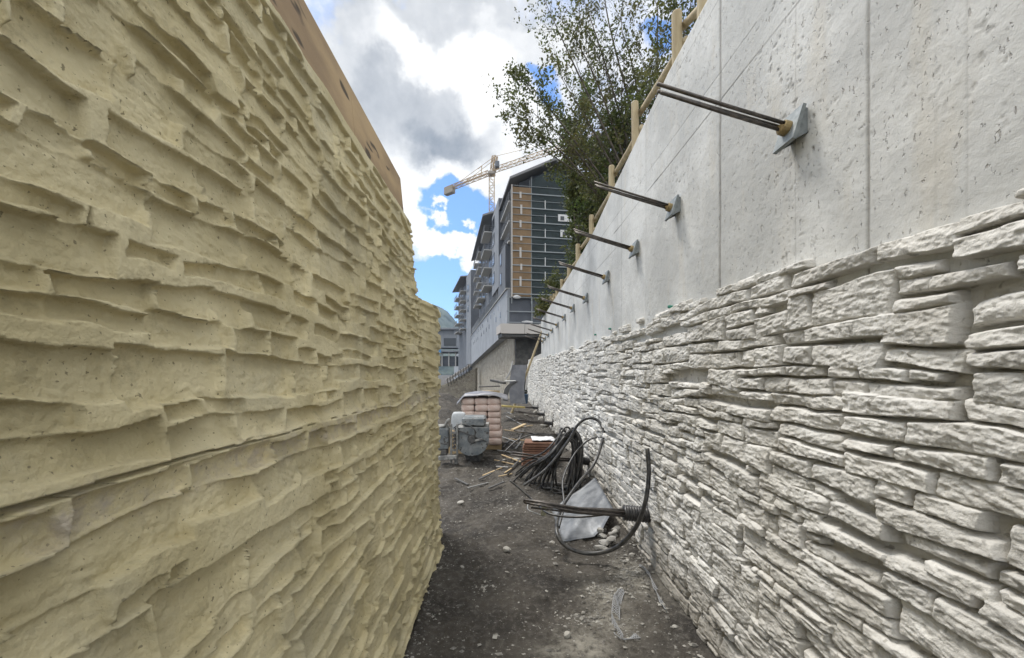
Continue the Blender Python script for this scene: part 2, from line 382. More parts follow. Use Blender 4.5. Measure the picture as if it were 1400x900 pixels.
cc = t.mix(t.m('MULTIPLY', at_.outputs['Fac'], t.ramp(a2, 0.2, 0.7, 0.45, 1)), cc, (0.20, 0.19, 0.17))
t.put(bs.inputs['Base Color'], cc); bs.inputs['Roughness'].default_value = 0.8
bn = t.n.new('ShaderNodeBump'); bn.inputs['Distance'].default_value = 0.004; t.l.new(t.m('SUBTRACT', a3, t.m('MULTIPLY', t.ramp(a4, 0.62, 0.7), 0.8)), bn.inputs['Height']); t.l.new(bn.outputs[0], bs.inputs['Normal'])

wall = thing('retaining_wall', 'long pale retaining wall, split-stone facing below and bare concrete above, on the right of the path', 'retaining wall', (WX, 0.3, 0))
Yc = geo(0.62, 21.6, 0.0027); Zc = np.arange(-0.12, 2.40, 0.0029)
H, T = stone_field(Yc, Zc, stone_top, 21, hmean=0.148, sharp=0.0062, prot=(0.030, 0.050), tilt=0.0078, gap=0.0034, facets=4, ovl=0.20, rough=0.72, tzr=(-1.6, 0.5))
Yg, Zg = np.meshgrid(Yc, Zc)
H2 = np.where(H < 0, -0.022 + 0.008 * fbm(Yg * 30, Zg * 40, 4, 2), H - 0.005)
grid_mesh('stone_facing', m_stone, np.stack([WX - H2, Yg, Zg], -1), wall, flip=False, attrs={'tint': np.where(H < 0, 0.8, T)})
# concrete
CX = WX + 0.012
Yc = geo(0.62, 13.6, 0.0034); s_ = np.linspace(0, 1, 420)
Yg, Sg = np.meshgrid(Yc, s_); Zg = 2.02 + (wall_top(Yg) - 2.02) * Sg; zr = Zg - CH
d = np.zeros_like(Yg); stain = np.zeros_like(Yg)
wob = 0.006 * fbm(Zg * 3, Yg * 0.5, 2, 3)
for y_, w_, dd, sn in ((0.87, .004, .002, .25), (1.09, .003, .001, .35), (1.385, .006, .005, 1.3), (1.73, .003, .001, .5), (2.335, .009, .005, 1.7), (3.55, .006, .003, .6), (4.3, .005, .003, .5), (5.05, .006, .003, .5), (5.9, .007, .003, .4), (7.3, .012, .004, .9), (8.6, .01, .003, .4), (9.8, .012, .003, .6), (11.2, .014, .003, .5)):
    q = np.exp(-((Yg - y_ - wob * 0.4) / w_) ** 2); d -= dd * q; stain = np.clip(np.maximum(stain, sn * 0.75 * q), 0, 1)
for z_, y_a, y_b, w_, sn in ((1.65, .5, 4.6, .006, .85), (1.82, 2.0, 9.0, .004, .7), (2.28, 2.0, 5.0, .004, .8), (1.45, 4.5, 14, .006, .5)):
    q = np.exp(-((zr - z_ - wob * 0.5) / w_) ** 2) * ((Yg > y_a) & (Yg < y_b)) * np.clip(0.7 + 0.8 * fbm(Yg * 2, Zg * 0 + z_, 6, 3), 0, 1); d += 0.003 * np.sin((zr - z_) / w_) * q; stain = np.maximum(stain, sn * q)
for y_, z_ in zip((1.71, 2.91, 3.78, 4.83, 6.05, 7.2, 8.25), (1.075, 1.235, 1.20, 1.18, 1.15, 1.18, 1.155)):
    q = np.exp(-((Yg - y_ - 0.02 * np.sin(zr * 9)) / 0.05) ** 2) * np.clip((z_ - 0.05 - zr) / 0.05, 0, 1) * np.clip(1 - (z_ - zr) / 0.6, 0, 1) * np.clip(0.4 + fbm(Yg * 30, Zg * 2, 50, 3), 0, 1); stain = np.maximum(stain, 0.55 * q)
# lips between form panels and little voids
d += 0.003 * np.floor(Yg / 1.17 + 0.2 * np.floor(zr / 1.65)) % 2 * 0.5
pit = np.clip((fbm(Yg * 48 + Zg * 16, Zg * 38 - Yg * 12, 31, 2) - 0.47) / 0.1, 0, 1) * np.clip(0.25 + 1.6 * fbm(Yg * 2, Zg * 2, 40, 3), 0, 1); d -= 0.003 * pit; stain = np.maximum(stain, pit * 0.6)
d += 0.004 * fbm(Yg * 1.2, Zg * 1.2, 8, 3) + 0.0012 * fbm(Yg * 18, Zg * 18, 12, 3)
XYZ = np.stack([CX - d, Yg, Zg], -1)
back = XYZ[-1:].copy(); back[..., 0] = WX + 0.40; bot = back.copy(); bot[..., 2] = 0; 
grid_mesh('concrete_face', m_conc, np.concatenate([XYZ, back, bot]), wall, attrs={'stain': np.concatenate([stain, stain[-1:], stain[-1:]])})
mb = MB(); mb.box((WX + 0.215, 17.6, 1.06), (0.35, 8.0, 2.12)); mb.box((WX + 0.2, 13.61, (3.55) / 2 + 0.01), (0.376, 0.03, 3.55)); mb.build('concrete_core', m_conc, wall)
m_green = mat('green_plastic', (0.05, 0.22, 0.16), 0.5)
for (px, py) in ((942, 414), (918, 420), (835, 450), (815, 458), (757, 486)):
    Y = FPX * WX / (px - PX); c = P(px, py, Y); c.x = WX
    mb = MB(); mb.tube([(WX + 0.03, Y, c.z), (WX - 0.025, Y, c.z + .003), (WX - 0.028, Y, c.z + .003)], [0.011, 0.013, 0.008], 10); mb.build('pipe_stub', m_green, wall, smooth=False)

# ------------------------------------------------------------------ left: formwork panel with the rubber mould of the stones
m_liner = mat('ochre_rubber_mould', (0.53, 0.455, 0.26), 0.7, (0.67, 0.59, 0.37), 2.6, 1.0, 0.005, 100, tint=True, speck=((0.27, 0.23, 0.135), 85, 0.67), spec=0.3)
t = NT(m_liner.node_tree); bs = t.n['Principled BSDF']; src = bs.inputs['Base Color'].links[0].from_socket     # patches of dried cement film and grime
oc = t.n.new('ShaderNodeTexCoord').outputs['Object']; f1, _ = t.noise(oc, 1.7, 7, .7); f2, _ = t.noise(oc, 16, 6, .7)
src = t.mix(t.m('MULTIPLY', t.ramp(f1, .5, .68), .5), src, (0.44, 0.405, 0.29)); src = t.mix(t.m('MULTIPLY', t.ramp(f2, .54, .7), .55), src, (0.37, 0.32, 0.19))
sx = t.n.new('ShaderNodeSeparateXYZ'); t.l.new(oc, sx.inputs[0])
seam = t.m('MULTIPLY', t.ramp(t.m('ABSOLUTE', t.m('ADD', sx.outputs[2], -1.50)), -.02, .09, 1, 0), t.ramp(f2, .4, .65)); src = t.mix(t.m('MULTIPLY', seam, t.ramp(f1, .35, .5)), src, (0.47, 0.41, 0.33))
t.put(bs.inputs['Base Color'], src)
m_ply = mat('weathered_plywood', (0.46, 0.33, 0.18), 0.8, (0.30, 0.21, 0.12), 2.2, 1.0, 0.003, 70, stretch=(1, 0.5, 1.6), speck=((0.09, 0.065, 0.04), 5, 0.62))
m_timber = mat('pale_timber', (0.50, 0.38, 0.22), 0.75, (0.36, 0.26, 0.15), 5, 0.7, 0.001, 60, stretch=(1, 0.3, 3))
LEAN = 0.0988
def left_x(z, y=0): return -0.593 - LEAN * z           # face of the panel
def formwork(name, label, ya, yb, z0, ztop, zply, seed, zstep, ratio, endcap=True, xfun=left_x):
    root = thing(name, label, 'formwork panel', (left_x(0) - 0.05, ya, 0))
    Yc = np.concatenate([np.linspace(ya, 0.4, 30)[:-1], geo(0.4, yb, ratio)]) if ya < 0.4 else geo(ya, yb, ratio)
    Zc = np.arange(z0, ztop + 0.02, zstep)
    H, T = stone_field(Yc, Zc, lambda y: ztop + 0.014 * fbm(y * 5, y * 0, 3, 3), seed, gap=0.0030, sharp=0.0105, prot=(0.016, 0.026), tilt=0.0065, rough=0.36, hmean=0.108, facets=0, ovl=0.10, round_=True, tzr=(-0.3, 0.9), tyk=0.45, endr=0.9, longest=3.7, warp=1.5)
    Yg, Zg = np.meshgrid(Yc, Zc)
    crest = np.clip((-H), 0, 1)
    Hn = np.where(H < 0, 0.0, -np.minimum(H, 0.036)) + 0.004 * fbm(Yg * 6, Zg * 6, 9, 3) + 0.010 * np.exp(-(np.maximum(H, 0) / 0.008) ** 2) * (0.65 + 0.6 * fbm(Yg * 9, Zg * 9, 16, 2)) + 0.0018 * fbm(Yg * 60, Zg * 70, 18, 3)
    # the seam between two mould sheets
    zs = 1.545 + 0.004 * np.sin(Yg * 9); dz = Zg - zs
    wd = np.interp(Yg, [0, 0.5, 0.75, 1.0, 1.4, 2.2], [.010, .008, .005, .003, .001, .0004])
    lip = np.exp(-(dz / 0.020) ** 2) * np.clip(1.5 - Yg * 0.5, 0, 1)
    Hn = Hn * (1 - 0.8 * lip) + 0.010 * lip
    Hn = np.where(np.abs(dz) < wd, -0.07, Hn)
    edge = Hn + 0.012 * fbm(Yg * 20, Zg * 25, 14, 2) * (Yg > yb - 0.06) * (yb < 4)
    if yb > 4: Zg = Zg * (1 - 0.03 * (Yg - ya) / (yb - ya))
    X = xfun(Zg, Yg) + edge
    XYZ = np.stack([X, Yg, Zg], -1); 
    n0 = XYZ[:, :1].copy(); n0[..., 0] = xfun(n0[..., 2], ya) - 0.055; XYZ = np.concatenate([n0, XYZ], 1); T = np.concatenate([T[:, :1], T], 1); Zg = np.concatenate([Zg[:, :1], Zg], 1)
    if endcap:                                      # turn the far edge and the top back to the plywood
        e = XYZ[:, -1:].copy(); e[..., 1] += 0.012 * (1 + fbm(Zg[:, -1:] * 14, Zg[:, -1:] * 3, 21, 3)); e[..., 0] -= 0.01; e2 = e.copy(); e2[..., 0] = xfun(e2[..., 2], yb) - 0.055
        XYZ = np.concatenate([XYZ, e, e2], 1); T = np.concatenate([T, T[:, -1:], T[:, -1:]], 1)
    tp = XYZ[-1:].copy(); tp[..., 0] = xfun(tp[..., 2], tp[..., 1]) - 0.055; XYZ = np.concatenate([XYZ, tp]); T = np.concatenate([T, T[-1:]])
    grid_mesh('mould_sheet', m_liner, XYZ, root, flip=True, attrs={'tint': T})
    mb = MB()
    for a, b in ((ya, yb - 1.22), (yb - 1.217, yb - 0.01)) if yb - ya > 1.5 else ((ya, yb - 0.005),):
        f = lambda z, o: (left_x(z) - o, a, z)
        zl = 1.45 if yb > 4 else z0; mb.prism([f(zl, .058), f(zply, .058), f(zply, .09), f(zl, .09)], (0, b - a, 0))
    mb.build('plywood_sheet', m_ply, root)
    mb = MB()
    for y in np.arange(ya + 0.1, yb, 0.45):
        f = lambda z, o: (left_x(z) - o, y, z)
        mb.prism([f(zl, .092), f(zply - 0.03, .092), f(zply - 0.03, .2), f(zl, .2)], (0, 0.06, 0))
    mb.build('stud', m_timber, root)
    return root
formwork('formwork_panel', 'tall ochre rubber stone mould on a leaning plywood panel, filling the left of the view', -0.6, 3.72, 0.04, CH + 1.40, CH + 1.865, 5, 0.0032, 0.0031)
formwork('formwork_panel', 'short ochre stone mould panel standing upright just past the end of the tall one', 3.74, 4.25, 0.03, CH + 0.70, CH + 0.55, 8, 0.008, 0.006, xfun=lambda z, y: left_x(z) * (1 - np.clip((y - 3.74) / .3, 0, 1)) - 0.715 * np.clip((y - 3.74) / .3, 0, 1))
#MARK_OBJECTS
# ================================================================== OBJECTS
ORD = ['nearest', 'second', 'third', 'fourth', 'fifth', 'sixth', 'seventh', 'eighth', 'ninth', 'tenth', 'eleventh', 'twelfth', 'thirteenth', 'fourteenth', 'fifteenth', 'sixteenth']
m_galv = mat('galvanised_plate', (0.29, 0.315, 0.32), 0.55, (0.18, 0.20, 0.20), 25, 0.8, 0.0006, 120, metal=0.35)
m_brass = mat('tan_wedge_head', (0.36, 0.27, 0.13), 0.55, (0.22, 0.16, 0.08), 40, 0.7, metal=0.3)
m_strand = mat('dark_steel_strand', (0.075, 0.07, 0.066), 0.42, (0.15, 0.13, 0.115), 30, 0.8, 0.0006, 200, metal=0.6)
m_black = mat('black_polyethylene', (0.022, 0.022, 0.024), 0.36, (0.10, 0.095, 0.085), 14, 0.8, spec=0.5)
m_duct = mat('ribbed_black_duct', (0.03, 0.03, 0.032), 0.4, (0.08, 0.075, 0.07), 30, 0.7)
# ---- ground anchors on the concrete
def anchor(loc, label):
    r = thing('ground_anchor', label, 'ground anchor', loc, 0, 'ground anchors along the bare concrete')
    ta = R(17); ax = Vector((-math.cos(ta), 0, math.sin(ta))); tz = Vector((math.sin(ta), 0, math.cos(ta))); o = Vector(loc)
    c = o + Vector((-0.034, 0, 0)); h, w = 0.078, 0.062
    mb = MB(); mb.prism([c + tz * -h + Vector((0, -w, 0)), c + tz * h + Vector((0, -w, 0)), c + tz * h + Vector((0, w, 0)), c + tz * -h + Vector((0, w, 0))], ax * 0.016); mb.build('bearing_plate', m_galv, r)
    for sgn in (-1, 1):                              # cheeks that tilt the plate off the wall
        y = sgn * (w - 0.018) - 0.006
        a, b = c + tz * (h - 0.006), c + tz * (-h + 0.006)
        wa, wb = Vector((o.x + 0.004, o.y, a.z - 0.004)), Vector((o.x + 0.004, o.y, b.z + 0.03))
        mb = MB(); mb.prism([p + Vector((0, y, 0)) for p in (a, b, wb, wa)], (0, 0.012, 0)); mb.build('cheek_plate', m_galv, r)
    q = c + ax * 0.0165
    mb = MB(); mb.tube([q, q + ax * 0.026, q + ax * 0.030, q + ax * 0.030], [0.031, 0.030, 0.027, 0.02], 18); mb.build('wedge_head', m_brass, r)
    for k, (dy, dz_, L) in enumerate(((0.013, 0.009, 0.60), (-0.013, 0.010, 0.615), (0.0, -0.013, 0.585))):
        s0 = q + Vector((0, dy, 0)) + tz * dz_; tip = s0 + ax * L + Vector((0, dy * 0.2, 0.004 * (k - 1)))
        mb = MB(); mb.tube([s0, (s0 + tip) / 2 + Vector((0, 0, -0.002)), tip], 0.0078, 8); mb.build('strand', m_strand, r, smooth=True)
    return r
AY = [1.71, 2.91, 3.78, 4.83, 6.05, 7.2, 8.25, 9.3, 10.3, 11.25, 12.1, 12.8]
AZ = [1.075, 1.235, 1.20, 1.18, 1.15, 1.18, 1.155, 1.12, 1.09, 1.06, 1.03, 1.0]
first = None
for i, (y, z) in enumerate(zip(AY, AZ)):
    lb = '%s steel anchor from the viewer, grey plate with bare strands on the concrete' % ORD[i]
    loc = (CX - 0.004, y, CH + z)
    if first is None: first = anchor(loc, lb)
    else: dup(first, loc, 0, lb)
# ---- lower anchors: ribbed duct with a bundle of strands
def low_anchor(y, z, L, n, label, r_s, fan, detail):
    o = Vector((WX - 0.02, y, z)); rr = random.Random(int(y * 100))
    r = thing('anchor_strand_bundle', label, 'anchor strands', o, 0, 'anchor strands sticking out of the stone facing')
    up = 0.10
    ax = Vector((-math.cos(up), 0, math.sin(up)))
    k = 44; pts = [o + ax * (0.26 * i / k - 0.04) for i in range(k + 1)]
    mb = MB(); mb.tube(pts, [detail * (0.058 + 0.012 * (0.5 + 0.5 * math.cos(i * 2 * math.pi / 4))) for i in range(k + 1)], 16); mb.build('ribbed_duct', m_duct, r, smooth=True)
    for i in range(n):
        a = 6.283 * i / n; d = Vector((0, math.cos(a), math.sin(a))) * 0.028 * detail
        s0 = o + ax * 0.16 + d; ll = L * rr.uniform(0.93, 1.02); tip = s0 + ax * ll + Vector((0, rr.uniform(-1, 1) * fan, rr.uniform(-0.5, 0.7) * fan)) - Vector((0, 0, 0.0))
        mid = (s0 + tip) / 2 + Vector((0, 0, -0.02 + rr.uniform(-0.01, 0.01)))
        mb = MB(); mb.tube([s0, s0 * 0.65 + mid * 0.35, mid, tip * 0.5 + mid * 0.5, tip], r_s, 7); mb.build('strand', m_strand, r, smooth=True)
    return r
low_anchor(3.41, 0.475, 0.95, 7, 'closest bundle of black strands in a ribbed duct low on the stone wall', 0.0095, 0.05, 1.0)
low_anchor(5.8, 0.39, 1.02, 6, 'bundle of black strands low on the stone wall, crossing in front of the hose coil', 0.0095, 0.05, 0.9)
low_anchor(7.9, 0.42, 0.95, 5, 'bundle of black strands low on the stone wall, just behind the hose coil', 0.0095, 0.06, 0.8)
low_anchor(10.1, 0.38, 0.85, 4, 'small bundle of dark strands on the far stone wall, first beyond the hose coil pair', 0.011, 0.05, 0.8)
low_anchor(12.3, 0.37, 0.85, 4, 'small bundle of dark strands on the far stone wall, second from its end', 0.012, 0.05, 0.8)
low_anchor(14.6, 0.36, 0.85, 4, 'small bundle of dark strands on the far stone wall, nearest its end', 0.013, 0.05, 0.8)
# little spacer bars standing against the wall above the far anchors
for i, (y, z) in enumerate(((10.0, 0.55), (12.2, 0.52), (14.5, 0.5), (16.7, 0.5))):
    mb = MB(); mb.prism([(WX - 0.075, y, z - 0.26), (WX - 0.075, y + 0.12, z - 0.26), (WX - 0.02, y + 0.07, z + 0.14), (WX - 0.02, y + 0.03, z + 0.14)], (0.018, 0, 0))
    o = mb.build('steel_wedge', m_strand, loc=(WX - 0.05, y, z - 0.26)); tag(o, ['pointed dark steel wedge against the stone wall, closest of the row', 'pointed dark steel wedge against the stone wall, second of the row', 'pointed dark steel wedge against the stone wall, third of the row', 'pointed dark steel wedge against the stone wall, farthest of the row'][i], 'steel wedge', 'steel wedges along the far foot of the wall')

# ---- wooden fence on the wall
m_pole = mat('peeled_pole', (0.46, 0.38, 0.24), 0.7, (0.33, 0.26, 0.15), 6, 0.8, 0.0015, 40, stretch=(3, 3, 0.5))
fence = thing('wooden_fence', 'rustic fence of peeled round poles running along the top of the concrete wall', 'fence', (1.5, 3.3, wall_top(3.3)))
FP = [(962, -38, 1.5), (928, 17, 1.5), (870, 140, 1.5), (836, 228, 1.5), (809, 294, 1.5), (791, 334, 1.5), (778, 362, 1.5), (769, 382, 1.5), (762, 395, 1.5), (757, 402, 1.5), (753, 405, 1.5), (749, 407, 1.5)]
posts = []
for px, py, X in FP:
    Y = FPX * X / (px - PX); z = CH + (PY - py) * Y / FPX; b = wall_top(min(Y, 13.5)) - 0.25
    lx, ly = random.uniform(-.02, .02), random.uniform(-.02, .02); rr = random.uniform(0.042, 0.05)
    mb = MB(); mb.tube([(X, Y, b), (X + lx / 2, Y + ly / 2, (b + z) / 2), (X + lx, Y + ly, z - 0.01), (X + lx, Y + ly, z)], [rr * 1.05, rr, rr * .96, rr * .85], 14); mb.build('post', m_pole, fence, smooth=False)
    posts.append((Vector((X, Y, b + 0.25)), z))
for (a, za), (b, zb) in zip(posts[:-1], posts[1:]):
    e = 0.04; f1, f2 = 0.63 * (za - a.z), 0.88 * (zb - b.z)
    p0 = Vector((a.x + 0.05, a.y - e, a.z + f1)); p1 = Vector((b.x + 0.055, b.y + e, b.z + f2))
    mb = MB(); mb.tube([p0, p0 * .6 + p1 * .4 + Vector((0, 0, random.uniform(-.03, .03))), p1], [0.036, 0.034, 0.032], 10); mb.build('rail', m_pole, fence, smooth=True)

# ---- hose coil, loose pipe
coil = thing('hose_coil', 'big loose coil of black plastic hose leaning on the stone wall', 'hose coil', (0.9, 5.5, 0))
rr = random.Random(4)
def smooth_path(pts, n=8, closed=False):
    pts = [Vector(p) for p in pts]; out = []; k = len(pts)
    for i in range(k if closed else k - 1):
        p0 = pts[i - 1] if (closed or i) else pts[0]; p1 = pts[i]; p2 = pts[(i + 1) % k]; p3 = pts[(i + 2) % k] if (closed or i + 2 < k) else pts[-1]
        for j in range(n):
            t_ = j / n; out.append(0.5 * ((2 * p1) + (p2 - p0) * t_ + (2 * p0 - 5 * p1 + 4 * p2 - p3) * t_ ** 2 + (3 * p1 - p0 - 3 * p2 + p3) * t_ ** 3))
    if not closed: out.append(pts[-1])
    return out
for i in range(26):
    a = i / 25; Y0 = 5.35 + 0.45 * rr.random(); j = lambda s: rr.uniform(-s, s)
    bx, top = 775 + 16 * rr.random(), 584 + 14 * rr.random()
    lx = 698 + 62 * a + j(6); lz = 0.03 + 0.05 * rr.random()
    pts = [P(bx + j(4), 668 + j(8), Y0), P(bx + 4 + j(3), 640, Y0 + .05), P(bx + 6 + j(3), 608, Y0 + .1), P(bx + j(3), top + 4, Y0 + .12), P(bx - 7 + j(2), top, Y0 + .05), P(bx - 14 + j(3), top + 10, Y0),
           P(bx - 24 - 8 * (1 - a) + j(3), 622 + j(4), Y0 - .05)]
    e = G(lx, 655 + 20 * a + j(5)); e.z = lz
    pts += [(pts[-1] * 0.45 + e * 0.55) + Vector((0, 0, 0.05 + j(.02))), e]
    g = e * 0.5 + pts[0] * 0.5; g.z = 0.04 + 0.06 * rr.random(); g.y -= 0.15 * rr.random()
    if rr.random() < 0.55: pts.append(g)
    mb = MB(); mb.tube(smooth_path(pts, 6, closed=len(pts) == 10), 0.0125 + 0.003 * rr.random(), 7, closed=len(pts) == 10); mb.build('hose_loop', m_black, coil, smooth=True)
def pipe(name, label, cat, pts, r, m=m_black, n=8, seg=10):
    pts = smooth_path(pts, n); o = Vector(pts[0]); mb = MB(); mb.tube(pts, r, seg)
    return tag(mb.build(name, m, loc=o, smooth=True), label, cat)
pipe('plastic_pipe', 'long black plastic pipe curling in one big open loop beside the stone wall', 'pipe',
     [P(885, 613, 3.30), P(887, 650, 3.25), P(881, 692, 3.22), P(866, 726, 3.3), P(840, 750, 3.42), P(805, 757, 3.5), P(774, 747, 3.55), P(761, 726, 3.7), P(767, 697, 4.05), P(790, 662, 4.4), P(812, 635, 4.7), P(823, 605, 4.9), P(825, 588, 5.0), P(817, 575, 5.1), P(804, 572, 5.15), P(790, 581, 5.2), P(777, 603, 5.2), P(748, 640, 5.15), P(716, 664, 5.1)], 0.0185)
pipe('thin_hose', 'thin pale-sheened black hose arching from the coil down to the soil', 'hose', [P(816, 598, 5.0), P(803, 603, 5.0), P(785, 622, 4.95), P(770, 655, 4.6), P(771, 690, 4.2), P(764, 722, 3.95)], 0.0115)
pipe('thin_hose', 'thin black hose bowing under the closest strand bundle', 'hose', [P(697, 657, 4.2), P(715, 672, 4.1), P(735, 690, 3.95), P(752, 703, 3.7), P(790, 707, 3.6), P(840, 702, 3.45)], 0.0105)
pipe('thin_hose', 'thin grey hose arching over the soil left of the brown boards', 'hose', [P(690, 618, 6.6), P(705, 604, 6.8), P(722, 596, 6.9), P(742, 593, 7.0), P(760, 598, 7.2)], 0.013)
m_yel = mat('dull_yellow_tag', (0.30, 0.29, 0.20), 0.7)
m_wire = mat('bare_steel_wire', (0.32, 0.32, 0.31), 0.45, metal=0.6)
clip = thing('steel_hook', 'bent steel hook with a small pale plate beside the grey sheet', 'hook', P(735, 698, 4.0))
mb = MB(); mb.tube(smooth_path([P(726, 686, 4.1), P(722, 690, 4.08), P(722, 697, 4.02), P(730, 701, 3.98), P(744, 706, 3.95)], 5), 0.007, 7); mb.build('hook_wire', m_wire, clip, smooth=True)
mb = MB(); c = P(744, 697, 3.95); mb.box(c, (0.055, 0.012, 0.125), Matrix.Rotation(0.12, 3, 'Y'), 0.003); mb.build('plate', m_yel, clip)

# ---- grey sheet leaning on the wall
m_sheet = mat('zinc_sheet', (0.12, 0.127, 0.135), 0.5, (0.24, 0.25, 0.26), 4, 1.0, 0.004, 9, metal=0.3)
A, B, C_, D_, E_ = Vector((.585, 3.93, .03)), Vector((.92, 3.96, .05)), Vector((1.17, 4.14, .27)), Vector((1.19, 5.05, .36)), Vector((.57, 4.74, .06))
Bc = Vector((1.03, 4.02, .11)); ctr = (A + B + C_ + D_ + E_) / 5 + Vector((0, 0, -0.004))
ring = [A, B, Bc, C_, D_, E_]; mb = MB(); vs = []
up = Vector((-0.35, -0.1, 0.93)).normalized() * 0.005
vs = ring + [ctr] + [p - up for p in ring] + [ctr - up]; n = len(ring)
import bmesh
bm = bmesh.new(); bv = [bm.verts.new(p) for p in ring + [ctr]]
for i in range(n): bm.faces.new((bv[i], bv[(i + 1) % n], bv[n]))
bmesh.ops.subdivide_edges(bm, edges=bm.edges[:], cuts=9, use_grid_fill=True)
for v in bm.verts:
    p = v.co; v.co = p + up * float(5.0 * fbm(np.array(p.x * 3), np.array(p.y * 3), 4, 3) + 1.2 * fbm(np.array(p.x * 14), np.array(p.y * 14), 9, 2) - 2)
bm.verts.index_update(); vs = [v.co.copy() for v in bm.verts]; k_ = len(vs); fs = [tuple(v.index for v in f.verts) for f in bm.faces]
be = [tuple(v.index for v in e.verts) for e in bm.edges if e.is_boundary]; bm.free()
mb.add(vs + [p - up for p in vs], fs + [tuple(i + k_ for i in reversed(f)) for f in fs] + [(a, b, b + k_, a + k_) for a, b in be])
tag(mb.build('metal_sheet', m_sheet, loc=A, smooth=True), 'bent grey metal sheet lying against the foot of the stone wall', 'metal sheet')

# ---- rocks and rubble
m_rock = mat('pale_limestone', (0.40, 0.38, 0.34), 0.9, (0.27, 0.26, 0.23), 9, 0.8, 0.004, 45)
def rock_mesh(mb, c, size, seed, sub=2, rot=0):
    import bmesh
    bm = bmesh.new(); bmesh.ops.create_icosphere(bm, subdivisions=sub, radius=1); r_ = random.Random(seed)
    pl = [(Vector((r_.gauss(0, 1), r_.gauss(0, 1), r_.gauss(0, 1))).normalized(), r_.uniform(0.55, 0.85)) for _ in range(9)]
    M = Matrix.Rotation(rot, 3, 'Z'); vs = []
    for v in bm.verts:
        p = v.co.copy()
        for nrm, dd in pl:
            e = p.dot(nrm) - dd
            if e > 0: p -= nrm * e * 0.92
        p *= 1 + 0.06 * r_.uniform(-1, 1)
        vs.append(M @ Vector((p.x * size[0], p.y * size[1], p.z * size[2])) + Vector(c))
    fs = [tuple(v.index for v in f.verts) for f in bm.faces]; bm.free(); mb.add(vs, fs)
for i, (px, py, w, d, h, lb) in enumerate([
    (692, 757, .028, .024, .026, 'pale fist-sized stone alone on bare soil left of the grey sheet'),
    (776, 871, .030, .026, .022, 'rounded grey stone beside the pale cement spill at the bottom'),
    (755, 742, .022, .016, .012, 'small flat pale stone just left of the sheet corner'),
    (804, 811, .015, .014, .014, 'round pale pebble beside the rubble patch'),
    (812, 799, .020, .012, .009, 'long flat chip of stone above the round pebble'),
    (777, 847, .018, .012, .006, 'flat angular chip between rubble and the rounded grey stone'),
    (789, 776, .011, .010, .010, 'small white lump on soil below the pipe loop'),
    (864, 763, .024, .016, .012, 'flat grey stone close to the wall foot right of the pipe loop'),
    (834, 848, .012, .012, .018, 'upright pale chip left of the perforated strip'),
    (632, 779, .022, .012, .007, 'thin pale flake on soil near the left formwork'),
    (630, 689, .030, .022, .016, 'grey stone on the path in front of the mixer'),
    (674, 803, .018, .010, .006, 'pale flake in the middle of the path, right one of a trio'),
    (660, 806, .018, .012, .006, 'pale flake in the middle of the path, lowest of a trio'),
    (663, 799, .014, .008, .006, 'pale flake in the middle of the path, topmost of a trio'),
    (693, 786, .022, .007, .005, 'slim white sliver of stone across the middle path')]):
    p = G(px, py); s_ = p.y / 2.6 * 1.0
    z = gz(p.x, p.y); mb = MB(); rock_mesh(mb, (p.x, p.y, z + h * 0.55 * s_), (w * s_, d * s_, h * s_), 40 + i, 2, i * 1.3)
    tag(mb.build('rock', m_rock, loc=(p.x, p.y, z)), lb, 'rock', 'loose stones on the path')
m_lump = mat('crumbled_mortar', (0.38, 0.37, 0.34), 0.95, (0.2, 0.19, 0.175), 16, 0.8, 0.006, 30)
mb = MB(); rl = random.Random(8)
for i in range(16):
    c = G(832 + rl.uniform(-14, 12), 741 + rl.uniform(-10, 16)); rock_mesh(mb, (c.x, c.y, gz(c.x, c.y) + rl.uniform(.01, .06)), (rl.uniform(.03, .075), rl.uniform(.03, .06), rl.uniform(.02, .04)), i, 2, rl.random() * 6)
tag(mb.build('mortar_heap', m_lump, loc=G(832, 745)), 'crumbling heap of dried mortar under the corner of the grey sheet', 'mortar heap')
# gravel and chips, too many to count
m_grav = mat('gravel', (0.12, 0.112, 0.10), 0.95, (0.40, 0.385, 0.345), 9, 1.0)
mb = MB(); rl = random.Random(3)
OCT = [(1, 0, 0), (0, 1, 0), (-1, 0, 0), (0, -1, 0), (0, 0, 1), (0, 0, -1)]; OF = [(0, 1, 4), (1, 2, 4), (2, 3, 4), (3, 0, 4), (1, 0, 5), (2, 1, 5), (3, 2, 5), (0, 3, 5)]
def chip(x, y, s):
    a = rl.random() * 6.28; ca, sa = math.cos(a), math.sin(a); sx_, sy_, sz_ = s * rl.uniform(.6, 1.5), s * rl.uniform(.5, 1.1), s * rl.uniform(.3, .7); z = gz(x, y) + sz_ * 0.4
    vs = []
    for p in OCT:
        q = [c * rl.uniform(.7, 1.2) + rl.uniform(-.25, .25) for c in p]; vs.append((x + (q[0] * ca - q[1] * sa) * sx_, y + (q[0] * sa + q[1] * ca) * sy_, z + q[2] * sz_))
    mb.add(vs, OF)
for i in range(900):
    y = 1.9 + 11 * rl.random() ** 1.5; chip(1.2 - abs(rl.gauss(0, .09)), y, 0.004 + 0.022 * rl.random() ** 3)
for i in range(300):
    y = 1.9 + 2 * rl.random(); chip(-.60 + abs(rl.gauss(0, .06)), y, 0.003 + 0.012 * rl.random() ** 3)
for i in range(700):
    y = 2.2 + 9 * rl.random() ** 1.3; chip(rl.uniform(-.6, 1.1), y, 0.006 + 0.016 * rl.random() ** 3)
for i in range(5200):
    y = 2.0 + 12 * rl.random() ** 1.8; x = rl.uniform(-0.75, 1.2) if y < 4.3 else rl.uniform(-1.6, 1.2)
    chip(x, y, (0.002 + 0.007 * rl.random() ** 4) * (1 + y * 0.09))
